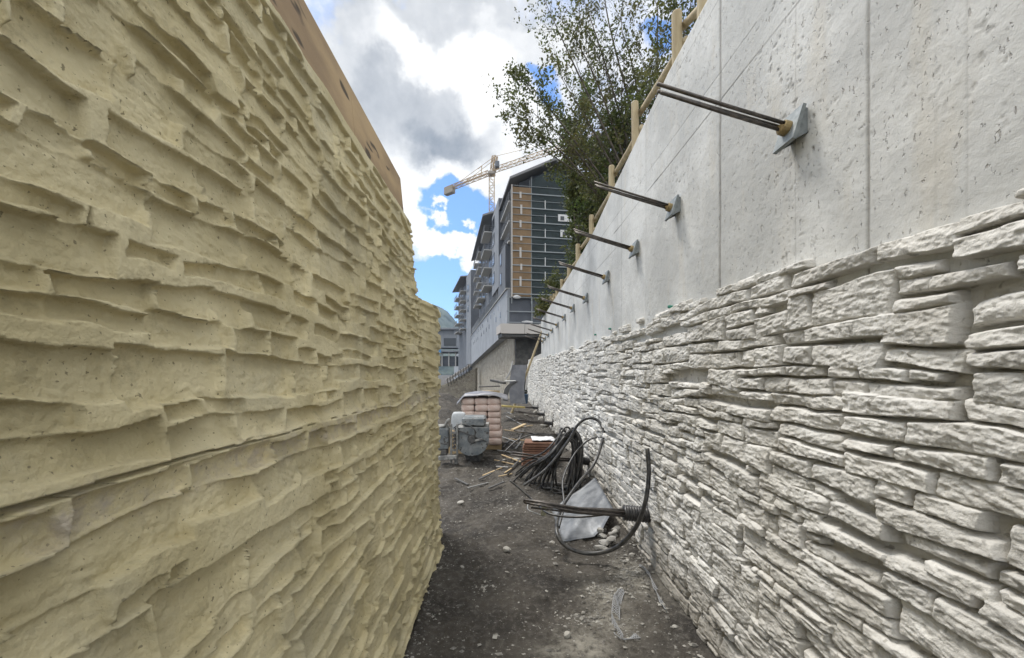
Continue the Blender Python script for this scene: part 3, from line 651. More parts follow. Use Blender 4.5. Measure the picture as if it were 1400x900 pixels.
for (px, py, rx, ry, n) in ((855, 790, .12, .24, 420), (825, 812, .12, .12, 200), (800, 845, .14, .10, 160), (880, 770, .1, .25, 90), (850, 850, .1, .1, 60), (655, 803, .1, .07, 40), (700, 700, .25, .5, 80)):
    c = G(px, py)
    for i in range(n): chip(c.x + rl.gauss(0, rx * .6), c.y + rl.gauss(0, ry * .6), 0.004 + 0.014 * rl.random() ** 3)
tag(mb.build('gravel', m_grav), None, None, kind='stuff')
# perforated strips
m_white = mat('white_perforated_plastic', (0.33, 0.335, 0.34), 0.6)
def perforated(label, pix, w, tw):
    pts = []
    for px, py in pix:
        p = G(px, py, 0.03); p.z = gz(p.x, p.y) + 0.004; pts.append(p)
    pts = smooth_path(pts, 12); L = [0]
    for a, b in zip(pts[:-1], pts[1:]): L.append(L[-1] + (b - a).length)
    def at(s_):
        i = max(0, min(len(pts) - 2, int(np.searchsorted(L, s_)) - 1)); f = (s_ - L[i]) / max(1e-6, L[i + 1] - L[i]); p = pts[i].lerp(pts[i + 1], f); d = (pts[i + 1] - pts[i]).normalized(); sd_ = d.cross(Vector((0, 0, 1))).normalized(); return p, (sd_ * math.cos(tw) + Vector((0, 0, math.sin(tw))))
    mb = MB(); rows = 3; st = w / rows; n = int(L[-1] / st)
    def pt(i, j): p, s_ = at(min(L[-1], i * st)); return p + s_ * (j - rows / 2) * st + Vector((0, 0, 0.012 * math.sin(i * 0.55 + j * 1.3)))
    for i in range(n):
        for j in range(rows):
            mb.tube([pt(i, j), pt(i + 1, j + 1)], 0.0021, 4); mb.tube([pt(i, j + 1), pt(i + 1, j)], 0.0021, 4)
        for j in (0, rows): mb.tube([pt(i, j), pt(i + 1, j)], 0.0021, 4)
    tag(mb.build('perforated_strip', m_white, loc=pts[0]), label, 'plastic strip', 'scraps of perforated plastic strip')
perforated('white perforated strip bent in a hook, half buried in rubble', [(850, 806), (843, 822), (842, 842), (846, 862), (858, 866), (873, 858)], 0.058, 0.35)
perforated('white perforated strip lying straight along the wall foot', [(876, 775), (888, 792), (900, 815), (912, 838)], 0.045, 0.8)

# ---- stack of red-brown boards
m_board = mat('red_brown_board', (0.17, 0.085, 0.055), 0.7, (0.25, 0.14, 0.09), 6, 0.8, 0.001, 50)
rb = random.Random(5); N = 10; H0 = 0.035
for i in range(N):
    c = Vector((0.60 + rb.uniform(-.012, .012) + 0.012 * i * .4, 7.15 + rb.uniform(-.015, .015), 0.03 + H0 / 2 + i * (H0 + .009)))
    mb = MB(); mb.box(c, (0.56, 0.42, H0), Matrix.Rotation(-0.10 + rb.uniform(-.015, .015), 3, 'Z'), 0.006)
    o = mb.build('brown_board', m_board, loc=c); tag(o, ('topmost' if i == N - 1 else 'lowest' if i == 0 else 'middle') + ' red-brown board' + (' of the flat stack' if i in (0, N - 1) else 's of the flat stack, all alike') + ' behind the black hose coil', 'board', 'red-brown boards stacked flat')
m_paper = mat('white_sheeting', (0.62, 0.62, 0.63), 0.6)
m_plast = mat('dark_sheeting', (0.16, 0.16, 0.175), 0.4, (0.3, 0.3, 0.32), 5, 0.7, 0.004, 14)
def drape(name, label, cat, m, x0, x1, y0, y1, z, hfun, thick=0.006, nx=22, ny=12, **k):
    xs = np.linspace(x0, x1, nx); ys = np.linspace(y0, y1, ny); v = []; 
    for y in ys:
        for x in xs: v.append(Vector((x, y, z + hfun((x - x0) / (x1 - x0), (y - y0) / (y1 - y0)))))
    f = [(a * nx + b, a * nx + b + 1, (a + 1) * nx + b + 1, (a + 1) * nx + b) for a in range(ny - 1) for b in range(nx - 1)]
    n = nx * ny; v2 = [p - Vector((0, 0, thick)) for p in v]; f2 = [tuple(q + n for q in reversed(t_)) for t_ in f]
    edge = [i for i in range(nx)] + [a * nx + nx - 1 for a in range(1, ny)] + [(ny - 1) * nx + b for b in range(nx - 2, -1, -1)] + [a * nx for a in range(ny - 2, 0, -1)]
    f3 = [(edge[i], edge[i] + n, edge[(i + 1) % len(edge)] + n, edge[(i + 1) % len(edge)]) for i in range(len(edge))]
    mb = MB(); mb.add(v + v2, f + f2 + f3); o = mb.build(name, m, loc=(x0, y0, z), smooth=True); tag(o, label, cat); return o
fb = lambda u, v, s, sc=3: float(fbm(np.array(u * sc), np.array(v * sc), s, 3))
drape('paper_sheet', 'crumpled white sheet lying on the stack of red-brown boards', 'sheet', m_paper, 0.50, 0.92, 6.98, 7.36, 0.03 + N * (H0 + .009) + .012, lambda u, v: 0.018 + 0.022 * abs(fb(u, v, 4, 4)) - 0.010 * (v < .1))

# ---- bagged mortar on a pallet
m_bag = mat('pinkish_paper_bag', (0.53, 0.40, 0.34), 0.75, (0.64, 0.54, 0.48), 5, 0.9, 0.008, 16, speck=((0.34, 0.25, 0.21), 9, 0.6))
m_bag2 = mat('printed_band', (0.38, 0.36, 0.34), 0.7)
bx0, by0, bw, bd, bh = -0.95, 8.45, 0.285, 0.46, 0.145
pal = thing('pallet', 'timber pallet under the stack of pinkish bags', 'pallet', (bx0 + 0.43, by0 + 0.5, 0))
mb = MB()
for k in range(3): mb.box((bx0 + 0.43, by0 + 0.06 + 0.42 * k, 0.075), (0.90, 0.10, 0.09))
mb.build('bearer', m_timber, pal); mb = MB()
for k in range(5): mb.box((bx0 + 0.05 + 0.19 * k, by0 + 0.48, 0.131), (0.12, 1.0, 0.02))
mb.build('deck_board', m_timber, pal)
def bag_mesh(w, d, h, seed):
    r_ = random.Random(seed); nu, nv = 14, 8; mb = MB(); vs = []; fs = []
    for i in range(nv + 1):
        ph = -math.pi / 2 + math.pi * i / nv
        for j in range(nu):
            th = 2 * math.pi * j / nu
            f = lambda c, e: math.copysign(abs(c) ** e, c)
            x = f(math.cos(th), .26) * f(math.cos(ph), .3); y = f(math.sin(th), .26) * f(math.cos(ph), .3); z = f(math.sin(ph), .55)
            vs.append((x * w / 2 * (1 + .02 * r_.uniform(-1, 1)), y * d / 2, z * h / 2 * (1 - 0.12 * abs(x) ** 3) + .004 * r_.uniform(-1, 1)))
    for i in range(nv):
        for j in range(nu): fs.append((i * nu + j, i * nu + (j + 1) % nu, (i + 1) * nu + (j + 1) % nu, (i + 1) * nu + j))
    return vs, fs
bagmesh = []
for q in range(4):
    vs, fs = bag_mesh(bw * 1.06, bd * 1.04, bh * 1.16, q); me = bpy.data.meshes.new('mortar_bag'); me.from_pydata(vs, [], fs); me.polygons.foreach_set('use_smooth', [True] * len(fs)); me.materials.append(m_bag); bagmesh.append(me)
ROWN = ['bottom', 'second', 'third', 'fourth', 'fifth', 'sixth', 'top']; COLN = ['left', 'middle', 'right']
for k in range(7):
    for c in range(3):
        for d_ in range(2):
            o = bpy.data.objects.new('mortar_bag', bagmesh[(k * 5 + c * 3 + d_) % 4]); COL.objects.link(o)
            o.location = (bx0 + bw * (c + .5) + rb.uniform(-.012, .012) + 0.03 * (k < 2) * (c == 2), by0 + bd * (d_ + .5) + rb.uniform(-.02, .02) - 0.08 * (k < 2) * (c == 2) * (d_ == 0), 0.142 + bh * (k + .5)); o.rotation_euler = (0, 0, rb.uniform(-.03, .03))
            tag(o, 'pinkish paper bag in the %s row of the pallet stack, %s column, %s' % (ROWN[k], COLN[c], 'front layer' if d_ == 0 else 'back layer'), 'mortar bag', 'bags stacked on the pallet')
drape('cover_sheet', 'dark plastic cover sheet sagging over the top of the bag stack', 'cover sheet', m_plast, bx0 - 0.10, bx0 + 1.02, by0 - 0.08, by0 + 1.0, 0.142 + bh * 7 + 0.03, lambda u, v: 0.035 + 0.05 * math.sin(u * 3.1) + 0.025 * fb(u, v, 9, 3) - 0.16 * max(0, .14 - u) / .14 - 0.05 * max(0, u - .75) / .25 - 0.04 * (v < .05))
m_sack = mat('white_woven_sack', (0.50, 0.52, 0.53), 0.7, (0.40, 0.42, 0.43), 9, 0.7, 0.004, 20)
mb = MB(); vs, fs = bag_mesh(0.30, 0.24, 0.40, 9); mb.add([Vector(p) + Vector((-0.97, 8.12, 0.70)) for p in vs], fs); tag(mb.build('white_sack', m_sack, loc=(-.97, 8.12, .5), smooth=True), 'white sack left of the pinkish bags, behind the mixer', 'sack')
mb = MB(); mb.box((-1.02, 8.14, 0.255), (0.34, 0.30, 0.48), None, 0.012); tag(mb.build('wooden_crate', m_timber, loc=(-1.02, 8.14, 0.01)), 'plain timber crate hidden behind the mixer, under the white sack', 'crate')

# ---- plaster mixer
m_mix = mat('grey_painted_steel', (0.12, 0.138, 0.148), 0.6, (0.30, 0.305, 0.295), 7, 0.7, 0.003, 40, metal=0.1, speck=((0.07, 0.065, 0.06), 14, 0.6))
m_mixd = mat('dirty_dark_steel', (0.07, 0.07, 0.07), 0.6, (0.15, 0.145, 0.135), 14, 0.7, metal=0.3)
m_splash = mat('mortar_splashed_grey', (0.32, 0.315, 0.295), 0.85, (0.14, 0.14, 0.135), 11, 0.95, 0.004, 40)
MYc = 7.1
mx = thing('mortar_mixer', 'grey mortar mixer with a rounded end plate standing in front of the bag stack', 'mixer', (-0.72, MYc, 0))
def U_poly(cx_, cz_, r_, ztop, y, n=18): return [Vector((cx_ + r_ * math.cos(a), y, cz_ + r_ * math.sin(a))) for a in [math.pi + math.pi * i / n for i in range(n + 1)]] + [Vector((cx_ + r_, y, ztop)), Vector((cx_ - r_, y, ztop))]
cxm, czm, rm = -0.605, 0.50, 0.315
mb = MB(); mb.prism(U_poly(cxm, czm, rm, 0.71, MYc - .0), (0, 0.02, 0)); mb.build('end_plate', m_mix, mx)
mb = MB(); mb.prism(U_poly(cxm, czm, rm - .03, 0.70, MYc + .022), (0, 0.85, 0)); mb.build('trough', m_splash, mx)
mb = MB()
for (dx_, dz_) in ((-.24, .14), (.24, .14), (-.2, -.16), (.2, -.16), (0, -.27), (.12, .17)): mb.tube([(cxm + dx_, MYc - .014, czm + dz_), (cxm + dx_, MYc + .001, czm + dz_)], .014, 8)
mb.build('bolt', m_mixd, mx)
mb = MB(); mb.tube([(cxm, MYc - .07, czm), (cxm, MYc - .001, czm)], [.062, .085], 16); mb.build('shaft_bearing', m_mixd, mx)
mb = MB(); mb.bar((cxm + .0, MYc - .05, czm - .035), (cxm + .20, MYc - .05, czm + .01), .03, .04, .006); mb.build('lever', m_splash, mx)
mb = MB(); mb.tube([(cxm - .26, MYc - .03, czm + .17), (cxm + .27, MYc - .03, czm - .04)], .012, 8); mb.build('brace_bar', m_mixd, mx)
mb = MB(); mb.box((cxm + .02, MYc + .35, 0.80), (0.44, 0.5, 0.17), None, 0.03); mb.build('motor_cover', m_mix, mx)
mb = MB(); mb.tube(smooth_path([(cxm + .05, MYc - .05, czm + .02), (cxm + .06, MYc - .09, czm + .17), (cxm - .06, MYc - .06, czm + .26), (cxm - .22, MYc - .02, czm + .28), (cxm - .34, MYc, czm + .20)], 6), .011, 7); mb.build('cable', m_black, mx, smooth=True)
mb = MB()
for px in (-0.985, -0.875): mb.box((px, MYc - .02, .42), (.035, .05, .72))
mb.box((-0.93, MYc - .02, .62), (.13, .045, .035)); mb.box((-0.93, MYc - .02, .30), (.13, .045, .035)); mb.build('frame', m_splash, mx)
mb = MB()
for z in (.36, .43, .50, .57): mb.tube([(-0.93, MYc - .06, z), (-0.93, MYc + .03, z)], .026, 10)
mb.build('roller', m_mixd, mx)
mb = MB(); mb.box((-1.13, MYc + .02, .52), (.20, .24, .38), None, .015); mb.build('control_cabinet', m_mix, mx)
mb = MB(); mb.box((-1.13, MYc + .0, .27), (.16, .2, .12), None, .02); mb.tube([(-1.17, MYc - .09, .44), (-1.05, MYc - .115, .43)], .014, 8); mb.build('pump_head', m_mixd, mx)
mb = MB(); mb.tube(smooth_path([(-1.2, MYc - .05, .72), (-1.1, MYc - .06, .76), (-1.05, MYc - .06, .84), (-1.02, MYc - .02, .87)], 5), .025, 8); mb.tube([(-1.22, MYc, .725), (-1.04, MYc, .725)], .05, 10); mb.build('hopper_spout', m_splash, mx, smooth=True)
mb = MB(); mb.bar((-1.2, MYc - .1, .17), (-0.86, MYc - .14, .20), .07, .08, .012); mb.build('tow_bar', m_splash, mx)
for (a, b) in ((-0.90, .0), (-0.55, .55), (-0.72, .62)): 
    mb = MB(); mb.box((a, MYc + b, .105), (.06, .06, .19)); mb.box((a, MYc + b - .02, .0), (.2, .15, .025)); mb.build('foot', m_splash, mx)
mb = MB(); mb.tube([(cxm + .02, MYc + .2, .17), (cxm + .02, MYc + .32, .17)], .17, 20); mb.build('wheel', m_black, mx)

# ---- bits beyond the mixer
sheet_m = mat('dark_membrane', (0.11, 0.115, 0.13), 0.45, (0.17, 0.175, 0.19), 4, 0.8, 0.003, 12)
def curved_sheet(label, pts, width, m, thick=0.012):
    pts = smooth_path(pts, 8); w = Vector(width); mb = MB(); n = len(pts); vs = []
    for p in pts: vs += [p, p + w]
    off = Vector((0, thick, 0)); vs += [q + off for q in vs]; f = []
    for i in range(n - 1): a = 2 * i; f += [(a, a + 2, a + 3, a + 1), (a + 2 * n, a + 1 + 2 * n, a + 3 + 2 * n, a + 2 + 2 * n), (a, a + 2 * n, a + 2 + 2 * n, a + 2), (a + 1, a + 3, a + 3 + 2 * n, a + 1 + 2 * n)]
    f += [(0, 1, 1 + 2 * n, 2 * n), (2 * n - 2, 4 * n - 2, 4 * n - 1, 2 * n - 1)]
    mb.add(vs, f); return tag(mb.build('membrane_sheet', m, loc=pts[0], smooth=False), label, 'sheet')
curved_sheet('large dark grey sheet standing on edge at the far end of the path', [P(698, 552, 12.6), P(696, 538, 12.75), P(697, 520, 12.95), P(700, 499, 13.2)], P(720, 500, 13.3) - P(700, 500, 13.3), sheet_m)
curved_sheet('short dark curved sheet bulging left of the large standing sheet', [P(688, 548, 12.2), P(689, 535, 12.15), P(694, 527, 12.3), P(703, 521, 12.5)], Vector((0.16, 0.25, -0.03)), sheet_m)
mb = MB(); mb.tube([P(741, 453, 13.4), P(722, 505, 13.35), P(699, 566, 13.2)], [.035, .04, .042], 8); tag(mb.build('prop_pole', m_pole, loc=P(699, 566, 13.2)), 'long slanting wooden pole leaning on the far end of the wall', 'pole')
m_pvc = mat('white_plastic_pipe', (0.62, 0.62, 0.6), 0.5)
mb = MB(); mb.tube([P(719, 533, 13.5), P(722, 500, 13.6)], .03, 8); tag(mb.build('white_tube', m_pvc, loc=P(719, 533, 13.5)), 'short white tube upright between the pole and the stone wall', 'tube')
mb = MB(); mb.tube([P(690, 521, 12.8), P(705, 521, 12.8)], .02, 6); tag(mb.build('white_bar', m_pvc, loc=P(690, 521, 12.8)), 'white bar lying across the front of the dark sheets', 'bar')
mb = MB(); mb.tube(smooth_path([P(692, 518, 13.0), P(698, 507, 13.0), P(701, 494, 13.1)], 5), .025, 6); tag(mb.build('bent_rod', m_wire, loc=P(692, 518, 13)), 'bent pale rod beside the dark standing sheet', 'rod')
m_bucket = mat('blue_bucket_plastic', (0.05, 0.10, 0.17), 0.5)
bk = thing('bucket', 'dark blue bucket at the foot of the far stone wall', 'bucket', P(717, 552, 13.6))
o = P(717, 552, 13.6); mb = MB(); mb.tube([o, o + Vector((0, 0, .33)), o + Vector((0, 0, .335)), o + Vector((0, 0, .05))], [.11, .145, .135, .10], 16); mb.build('bucket_body', m_bucket, bk, smooth=False)
mb = MB(); mb.tube([o + Vector((.14 * math.cos(a), 0, .32 + .12 * math.sin(a))) for a in np.linspace(0, math.pi, 9)], .006, 6); mb.build('handle', m_wire, bk)
m_yplank = mat('yellow_board', (0.52, 0.43, 0.17), 0.7, (0.42, 0.33, 0.13), 5, 0.6)
def bar_thing(name, label, cat, a, b, w, h, m, group=None):
    mb = MB(); mb.bar(a, b, w, h, 0.003); return tag(mb.build(name, m, loc=Vector(a)), label, cat, group)
bar_thing('plank', 'yellow shuttering plank lying across the path below the dark sheets', 'plank', P(684, 555, 12.0), P(716, 557, 12.3), .22, .05, m_yplank, 'planks lying about')
bar_thing('plank', 'pale short plank lying on rubble right of the bag stack', 'plank', P(700, 588, 10.0), P(718, 580, 10.4), .10, .03, m_timber, 'planks lying about')
bar_thing('plank', 'dark long board on the bank behind the bag stack, upper one', 'plank', P(655, 529, 15.0), P(684, 528, 15.0), .3, .04, m_mixd, 'planks lying about')
bar_thing('plank', 'grey long board on the bank behind the bag stack, lower one', 'plank', P(660, 536, 14.6), P(682, 536, 14.8), .25, .10, m_timber, 'planks lying about')
bar_thing('plank', 'grey board propped on the heap left of the dark sheets', 'plank', P(672, 520, 15.0), P(690, 524, 14.6), .2, .08, m_mixd, 'planks lying about')
rs_ = random.Random(12)
STK = [(690, 600, 722, 604), (686, 606, 715, 612), (680, 617, 712, 621), (686, 590, 720, 597), (676, 634, 700, 629), (678, 640, 695, 641), (660, 648, 690, 636), (655, 655, 672, 648), (692, 580, 725, 590), (700, 573, 716, 566), (688, 612, 700, 598), (705, 617, 712, 606), (690, 645, 705, 636), (668, 668, 690, 661), (640, 668, 668, 660), (686, 623, 716, 634), (692, 606, 712, 596), (683, 598, 706, 606), (676, 628, 706, 634), (700, 640, 712, 628), (694, 576, 722, 584), (704, 590, 728, 586), (622, 655, 640, 662), (690, 570, 706, 577), (682, 652, 700, 646), (708, 604, 716, 592)]
for i, (a, b, c, d) in enumerate(STK):
    p, q = G(a, b, .05), G(c, d, .05)
    if (q - p).length > 1.6: q = p + (q - p).normalized() * 1.4
    p.z = gz(p.x, p.y) + .02 + .02 * (i % 3); q.z = gz(q.x, q.y) + .02 + .03 * (i % 2)
    bar_thing('scrap_stick', 'grey scrap stick among the litter right of the bag stack', 'stick', p, q, .022 + .02 * rs_.random(), .016, (m_timber, m_mixd, m_wire)[i % 3], 'scrap sticks littering the path')
    bpy.context.scene.collection.objects[-1]['label'] = 'thin %s scrap stick littering the soil between bag stack and hose coil' % ('pale wooden', 'dark', 'grey metal')[i % 3]
# broken cement lumps along the far foot of the wall
for i, (px, py, s_) in enumerate(((736, 566, .16), (742, 577, .13), (733, 556, .15), (748, 586, .12), (728, 552, .16), (741, 600, .10), (720, 571, .09), (706, 625, .06), (690, 626, .05))):
    p = G(px, py, .1); mb = MB(); rock_mesh(mb, (p.x - .05 * (i < 6), p.y, gz(p.x, p.y) + s_ * .35), (s_ * 1.3, s_, s_ * .6), 90 + i, 2, i)
    tag(mb.build('concrete_lump', m_rock, loc=p), ['pale concrete lump under the first far anchor strands', 'rough concrete lump just nearer than the far strands', 'pale lump by the foot of the far wall, beyond the strands', 'grey lump between the hose coil and far strands', 'lump of concrete beside the blue bucket', 'small lump at the top edge of the brown boards', 'small lump in mid path near the pale plank', 'little lump left of the brown boards, right one', 'little lump left of the brown boards, left one'][i], 'concrete lump', 'broken concrete lumps along the wall foot')

# ================================================================== TREES
def leaves(name, centres, size, m, parent, spread, seed, tints=(0.6, 1.35), droop=0.0):
    """many small leaf faces: one folded quad each"""
    r_ = np.random.RandomState(seed); n = len(centres); c = np.asarray(centres) + r_.normal(0, 1, (n, 3)) * spread
    def unit(v): return v / np.maximum(np.linalg.norm(v, axis=1, keepdims=True), 1e-6)
    a = unit(r_.normal(0, 1, (n, 3)) + np.array([0, 0, -droop])); b = unit(np.cross(a, r_.normal(0, 1, (n, 3)))); nn = np.cross(a, b)
    s = size * r_.uniform(0.55, 1.35, (n, 1))
    v = np.stack([c, c + a * s * .5 + b * s * .30 + nn * s * .06, c + a * s, c + a * s * .5 - b * s * .30 + nn * s * .06], 1).reshape(-1, 3)
    inv = np.array(MW[parent.name].inverted()); v = v @ inv[:3, :3].T + inv[:3, 3]
    me = bpy.data.meshes.new(name); o = link_mesh(name, me, m, parent)
    me.vertices.add(4 * n); me.vertices.foreach_set('co', v.astype(np.float32).ravel()); me.loops.add(4 * n); me.loops.foreach_set('vertex_index', np.arange(4 * n, dtype=np.int32))
    me.polygons.add(n); me.polygons.foreach_set('loop_start', np.arange(0, 4 * n, 4, dtype=np.int32))
    at = me.attributes.new('tint', 'FLOAT', 'POINT'); at.data.foreach_set('value', np.repeat(r_.uniform(tints[0], tints[1], n), 4).astype(np.float32)); me.update(calc_edges=True)
    return o
m_bark = mat('dark_bark', (0.075, 0.062, 0.05), 0.9, (0.14, 0.12, 0.10), 12, 0.8, 0.006, 30)
m_leaf1 = mat('thin_foliage', (0.088, 0.118, 0.034), 0.6, (0.12, 0.108, 0.042), 1.2, 0.9, tint=True, trans=0.5)
m_leaf2 = mat('dense_foliage', (0.075, 0.11, 0.032), 0.6, (0.12, 0.125, 0.042), 1.3, 0.9, tint=True, trans=0.45)
m_leaf3 = mat('fern_foliage', (0.085, 0.11, 0.03), 0.6, (0.12, 0.12, 0.04), 2, 0.9, tint=True, trans=0.45)
def grow(mb, p, d, L, r, depth, out, rr, spread=0.55, up=0.0, kids=3):
    """a limb of short crooked pieces with side limbs; collects leaf places along the thin ends"""
    n = 5; pts = [p]; rad = [r]
    for i in range(n):
        d = (d + Vector((rr.gauss(0, .13), rr.gauss(0, .13), rr.gauss(0, .10) + up * .08))).normalized(); pts.append(pts[-1] + d * L / n); rad.append(r * (1 - 0.62 * (i + 1) / n))
    mb.tube(pts, rad, 5 if r < .02 else 7)
    if depth == 0:
        for q in pts[1:]: out.append(q)
        return
    for k in range(kids):
        i = rr.randint(1, n); dd = (d + Vector((rr.gauss(0, 1), rr.gauss(0, 1), rr.gauss(0, .8))).normalized() * spread * 1.6).normalized()
        grow(mb, pts[i], dd, L * rr.uniform(.45, .68), rad[i] * .62, depth - 1, out, rr, spread, up, kids)
    grow(mb, pts[-1], d, L * .6, rad[-1], depth - 1, out, rr, spread, up, kids)
def tree(name, label, base, targets, r0, m, nleaf, size, seed, depth=2, kids=3, spread=.55, jit=.05, group=None, lift=0.5, fork=0.35, droop=0.0, cat='tree'):
    root = thing(name, label, cat, base, 0, group); rr = random.Random(seed); mb = MB(); out = []
    base = Vector(base)
    for tgt, L in targets:
        tgt = Vector(tgt); mid = base.lerp(tgt, fork) + Vector((0, 0, lift * (tgt - base).length * .12)); path = smooth_path([base - Vector((0, 0, .2)), base.lerp(mid, .5) + Vector((rr.uniform(-.05, .05), 0, .05)), mid, mid.lerp(tgt, .6) + Vector((rr.uniform(-.1, .1), rr.uniform(-.1, .1), .08)), tgt], 5)
        k = len(path); rad = [r0 * (1 - .86 * i / (k - 1)) for i in range(k)]; mb.tube(path, rad, 8)
        for i in range(int(k * .42), k, 2):
            d = (path[min(i + 1, k - 1)] - path[i - 1]).normalized()
            dd = (d + Vector((rr.gauss(0, 1), rr.gauss(0, 1), rr.gauss(0, .8))).normalized() * .9).normalized()
            grow(mb, path[i], dd, L * rr.uniform(.6, 1.1), max(rad[i] * .55, .005), depth, out, rr, spread, lift, kids)
        grow(mb, path[-1], (path[-1] - path[-2]).normalized(), L, rad[-1], depth, out, rr, spread, lift, kids)
    mb.build('trunk', m_bark, root, smooth=True)
    pick = np.array([tuple(out[rr.randrange(len(out))]) for _ in range(nleaf)])
    leaves('crown', pick, size, m, root, jit, seed, droop=droop); return root
tree('loose_tree', 'tall loose tree with thin airy leaves reaching over the wall and fence into the sky', (3.05, 7.6, 3.7),
     [(P(716, 165, 7.0), .42), (P(722, 112, 7.2), .4), (P(735, 160, 7.2), .7), (P(752, 18, 7.6), .85), (P(788, 55, 7.8), 1.0), (P(800, 5, 8), 1.1), (P(850, 40, 8), 1.0), (P(900, -10, 8), 1.1), (P(775, 120, 7.4), .7), (P(830, 110, 8.2), .9), (P(742, 205, 7.0), .35), (P(880, 90, 7.8), .9), (P(820, -60, 8.5), 1.2), (P(945, 0, 7.0), .9)], .042, m_leaf1, 17000, .06, 3, depth=2, kids=4, jit=.04)
tree('dense_tree', 'dark bushy tree behind the fence, covering the right side of the scaffolded building', (2.35, 11.0, 2.9),
     [(P(792, 172, 10.6), .6), (P(800, 215, 10.6), .6), (P(825, 150, 11), .7), (P(842, 190, 11), .8), (P(812, 255, 10.8), .6), (P(818, 300, 10.9), .5), (P(812, 340, 11), .4), (P(852, 205, 11.2), .8), (P(845, 245, 11.2), .7), (P(775, 185, 10.5), .4), (P(780, 225, 10.5), .35), (P(800, 275, 10.8), .4)], .05, m_leaf2, 30000, .08, 8, depth=2, kids=4, jit=.07)
tree('shrub', 'low feathery green shrub hanging over the fence end in front of the scaffold', (1.9, 13.0, 3.3),
     [(P(775, 385, 12.8), .5), (P(762, 395, 12.8), .45), (P(750, 415, 12.6), .3), (P(785, 372, 13), .5), (P(742, 425, 12.4), .2), (P(770, 405, 12.6), .4)], .035, m_leaf3, 5200, .075, 15, depth=2, kids=3, jit=.06, lift=.2, cat='shrub', droop=.6)
tree('shrub', 'brownish-green shrub behind the topmost fence posts at the upper edge', (2.35, 4.6, 4.0),
     [(P(950, 10, 4.6), .4), (P(930, 30, 4.7), .35), (P(965, -30, 4.4), .5), (P(905, 95, 5.2), .3), (P(890, 125, 5.4), .3)], .03, m_leaf3, 3600, .05, 19, depth=2, kids=3, jit=.06, cat='shrub')
tree('shrub', 'leafy shrub filling the gap between the third and fourth fence posts', (2.4, 8.6, 3.6),
     [(P(862, 185, 7.8), .5), (P(845, 215, 8), .5), (P(855, 160, 8), .5), (P(820, 265, 8.4), .4), (P(835, 240, 8.2), .4), (P(808, 300, 8.8), .35)], .04, m_leaf2, 9000, .075, 23, depth=2, kids=3, jit=.09, cat='shrub')
m_bank = mat('overgrown_bank', (0.05, 0.055, 0.03), 0.95, (0.09, 0.08, 0.05), 3, 0.9, 0.02, 12)
xs, ys = np.meshgrid(np.concatenate([np.linspace(WX + .39, 8, 30), np.linspace(9, 60, 12)]), np.linspace(-2, 40, 90))
zb = wall_top(np.clip(ys, 0.3, 13.5)) - 0.15 + 0.25 * (xs - WX - .4) * (xs < 12) + 0.25 * 10.3 * (xs >= 12) + 0.08 * fbm(xs * 1.5, ys * 1.5, 3, 3)
zb = np.where(ys > 14.5, zb - 2.2 * np.clip((ys - 14.5) / 3, 0, 1), zb); zb[-1] = -8
tag(grid_mesh('hillside', m_bank, np.stack([xs, ys, zb], -1)), None, None, kind='structure')

# ================================================================== FAR BUILDINGS
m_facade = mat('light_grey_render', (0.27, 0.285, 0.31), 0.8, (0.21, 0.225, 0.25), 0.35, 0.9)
m_pod = mat('podium_render', (0.36, 0.38, 0.41), 0.8, (0.28, 0.30, 0.33), 0.3, 0.9)
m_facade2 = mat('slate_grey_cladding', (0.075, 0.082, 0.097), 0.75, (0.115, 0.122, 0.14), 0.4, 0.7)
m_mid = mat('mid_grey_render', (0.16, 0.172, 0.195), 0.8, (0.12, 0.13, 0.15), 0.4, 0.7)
m_glass = mat('dark_window_glass', (0.025, 0.03, 0.036), 0.15, spec=0.6)
m_frame = mat('window_frame_white', (0.6, 0.6, 0.6), 0.6)
m_roof = mat('grey_roof', (0.20, 0.20, 0.205), 0.7)
m_balc = mat('pale_balcony_concrete', (0.45, 0.45, 0.44), 0.8)
m_rail = mat('grey_railing', (0.22, 0.23, 0.25), 0.6)
m_pinkish = mat('pale_soffit', (0.48, 0.45, 0.42), 0.8)
BR = math.atan(0.16)
def xbox(m, name, parent, x0, x1, y0, y1, z0, z1):
    mb = MB(); mb.box(((x0 + x1) / 2, (y0 + y1) / 2, (z0 + z1) / 2), (x1 - x0, y1 - y0, z1 - z0)); return mb.build(name, m, parent, local=True)
def window_x(parent, x, y0, y1, z0, z1):             # in a face looking to -x
    f = xbox(m_mid, 'window', parent, x - .05, x + .02, y0 - .08, y1 + .08, z0 - .08, z1 + .08); p = xbox(m_glass, 'pane', f, x - .075, x - .052, y0, y1, z0, z1); return f
def balcony_x(parent, x, dep, y0, y1, z):
    s_ = xbox(m_balc, 'balcony', parent, x - dep, x - .003, y0, y1, z - .22, z)
    mb = MB()
    for zz in (.35, .7, 1.05): mb.bar((x - dep + .05, y0, z + zz), (x - dep + .05, y1, z + zz), .05, .05); mb.bar((x - dep + .05, y0 + .05, z + zz), (x, y0 + .05, z + zz), .05, .05)
    k = max(2, int((y1 - y0) / 1.2))
    for i in range(k + 1): y = y0 + .05 + (y1 - y0 - .1) * i / k; mb.bar((x - dep + .05, y, z), (x - dep + .05, y, z + 1.07), .06, .05)
    mb.build('railing', m_rail, s_, local=True)
bl = thing('apartment_building', 'large grey apartment building under construction with gable roof, balconies and a long pale podium', 'building', (0.35, 50, 0), BR)
pz = lambda y: 6.85 - .049 * (y - 3.5)
mb = MB(); mb.prism([(0, 0, pz(0)), (0, 250, pz(250)), (0, 250, 12.5), (0, 0, 12.5)], (11.8, 0, 0)); mb.build('podium_wall', m_pod, bl, local=True)
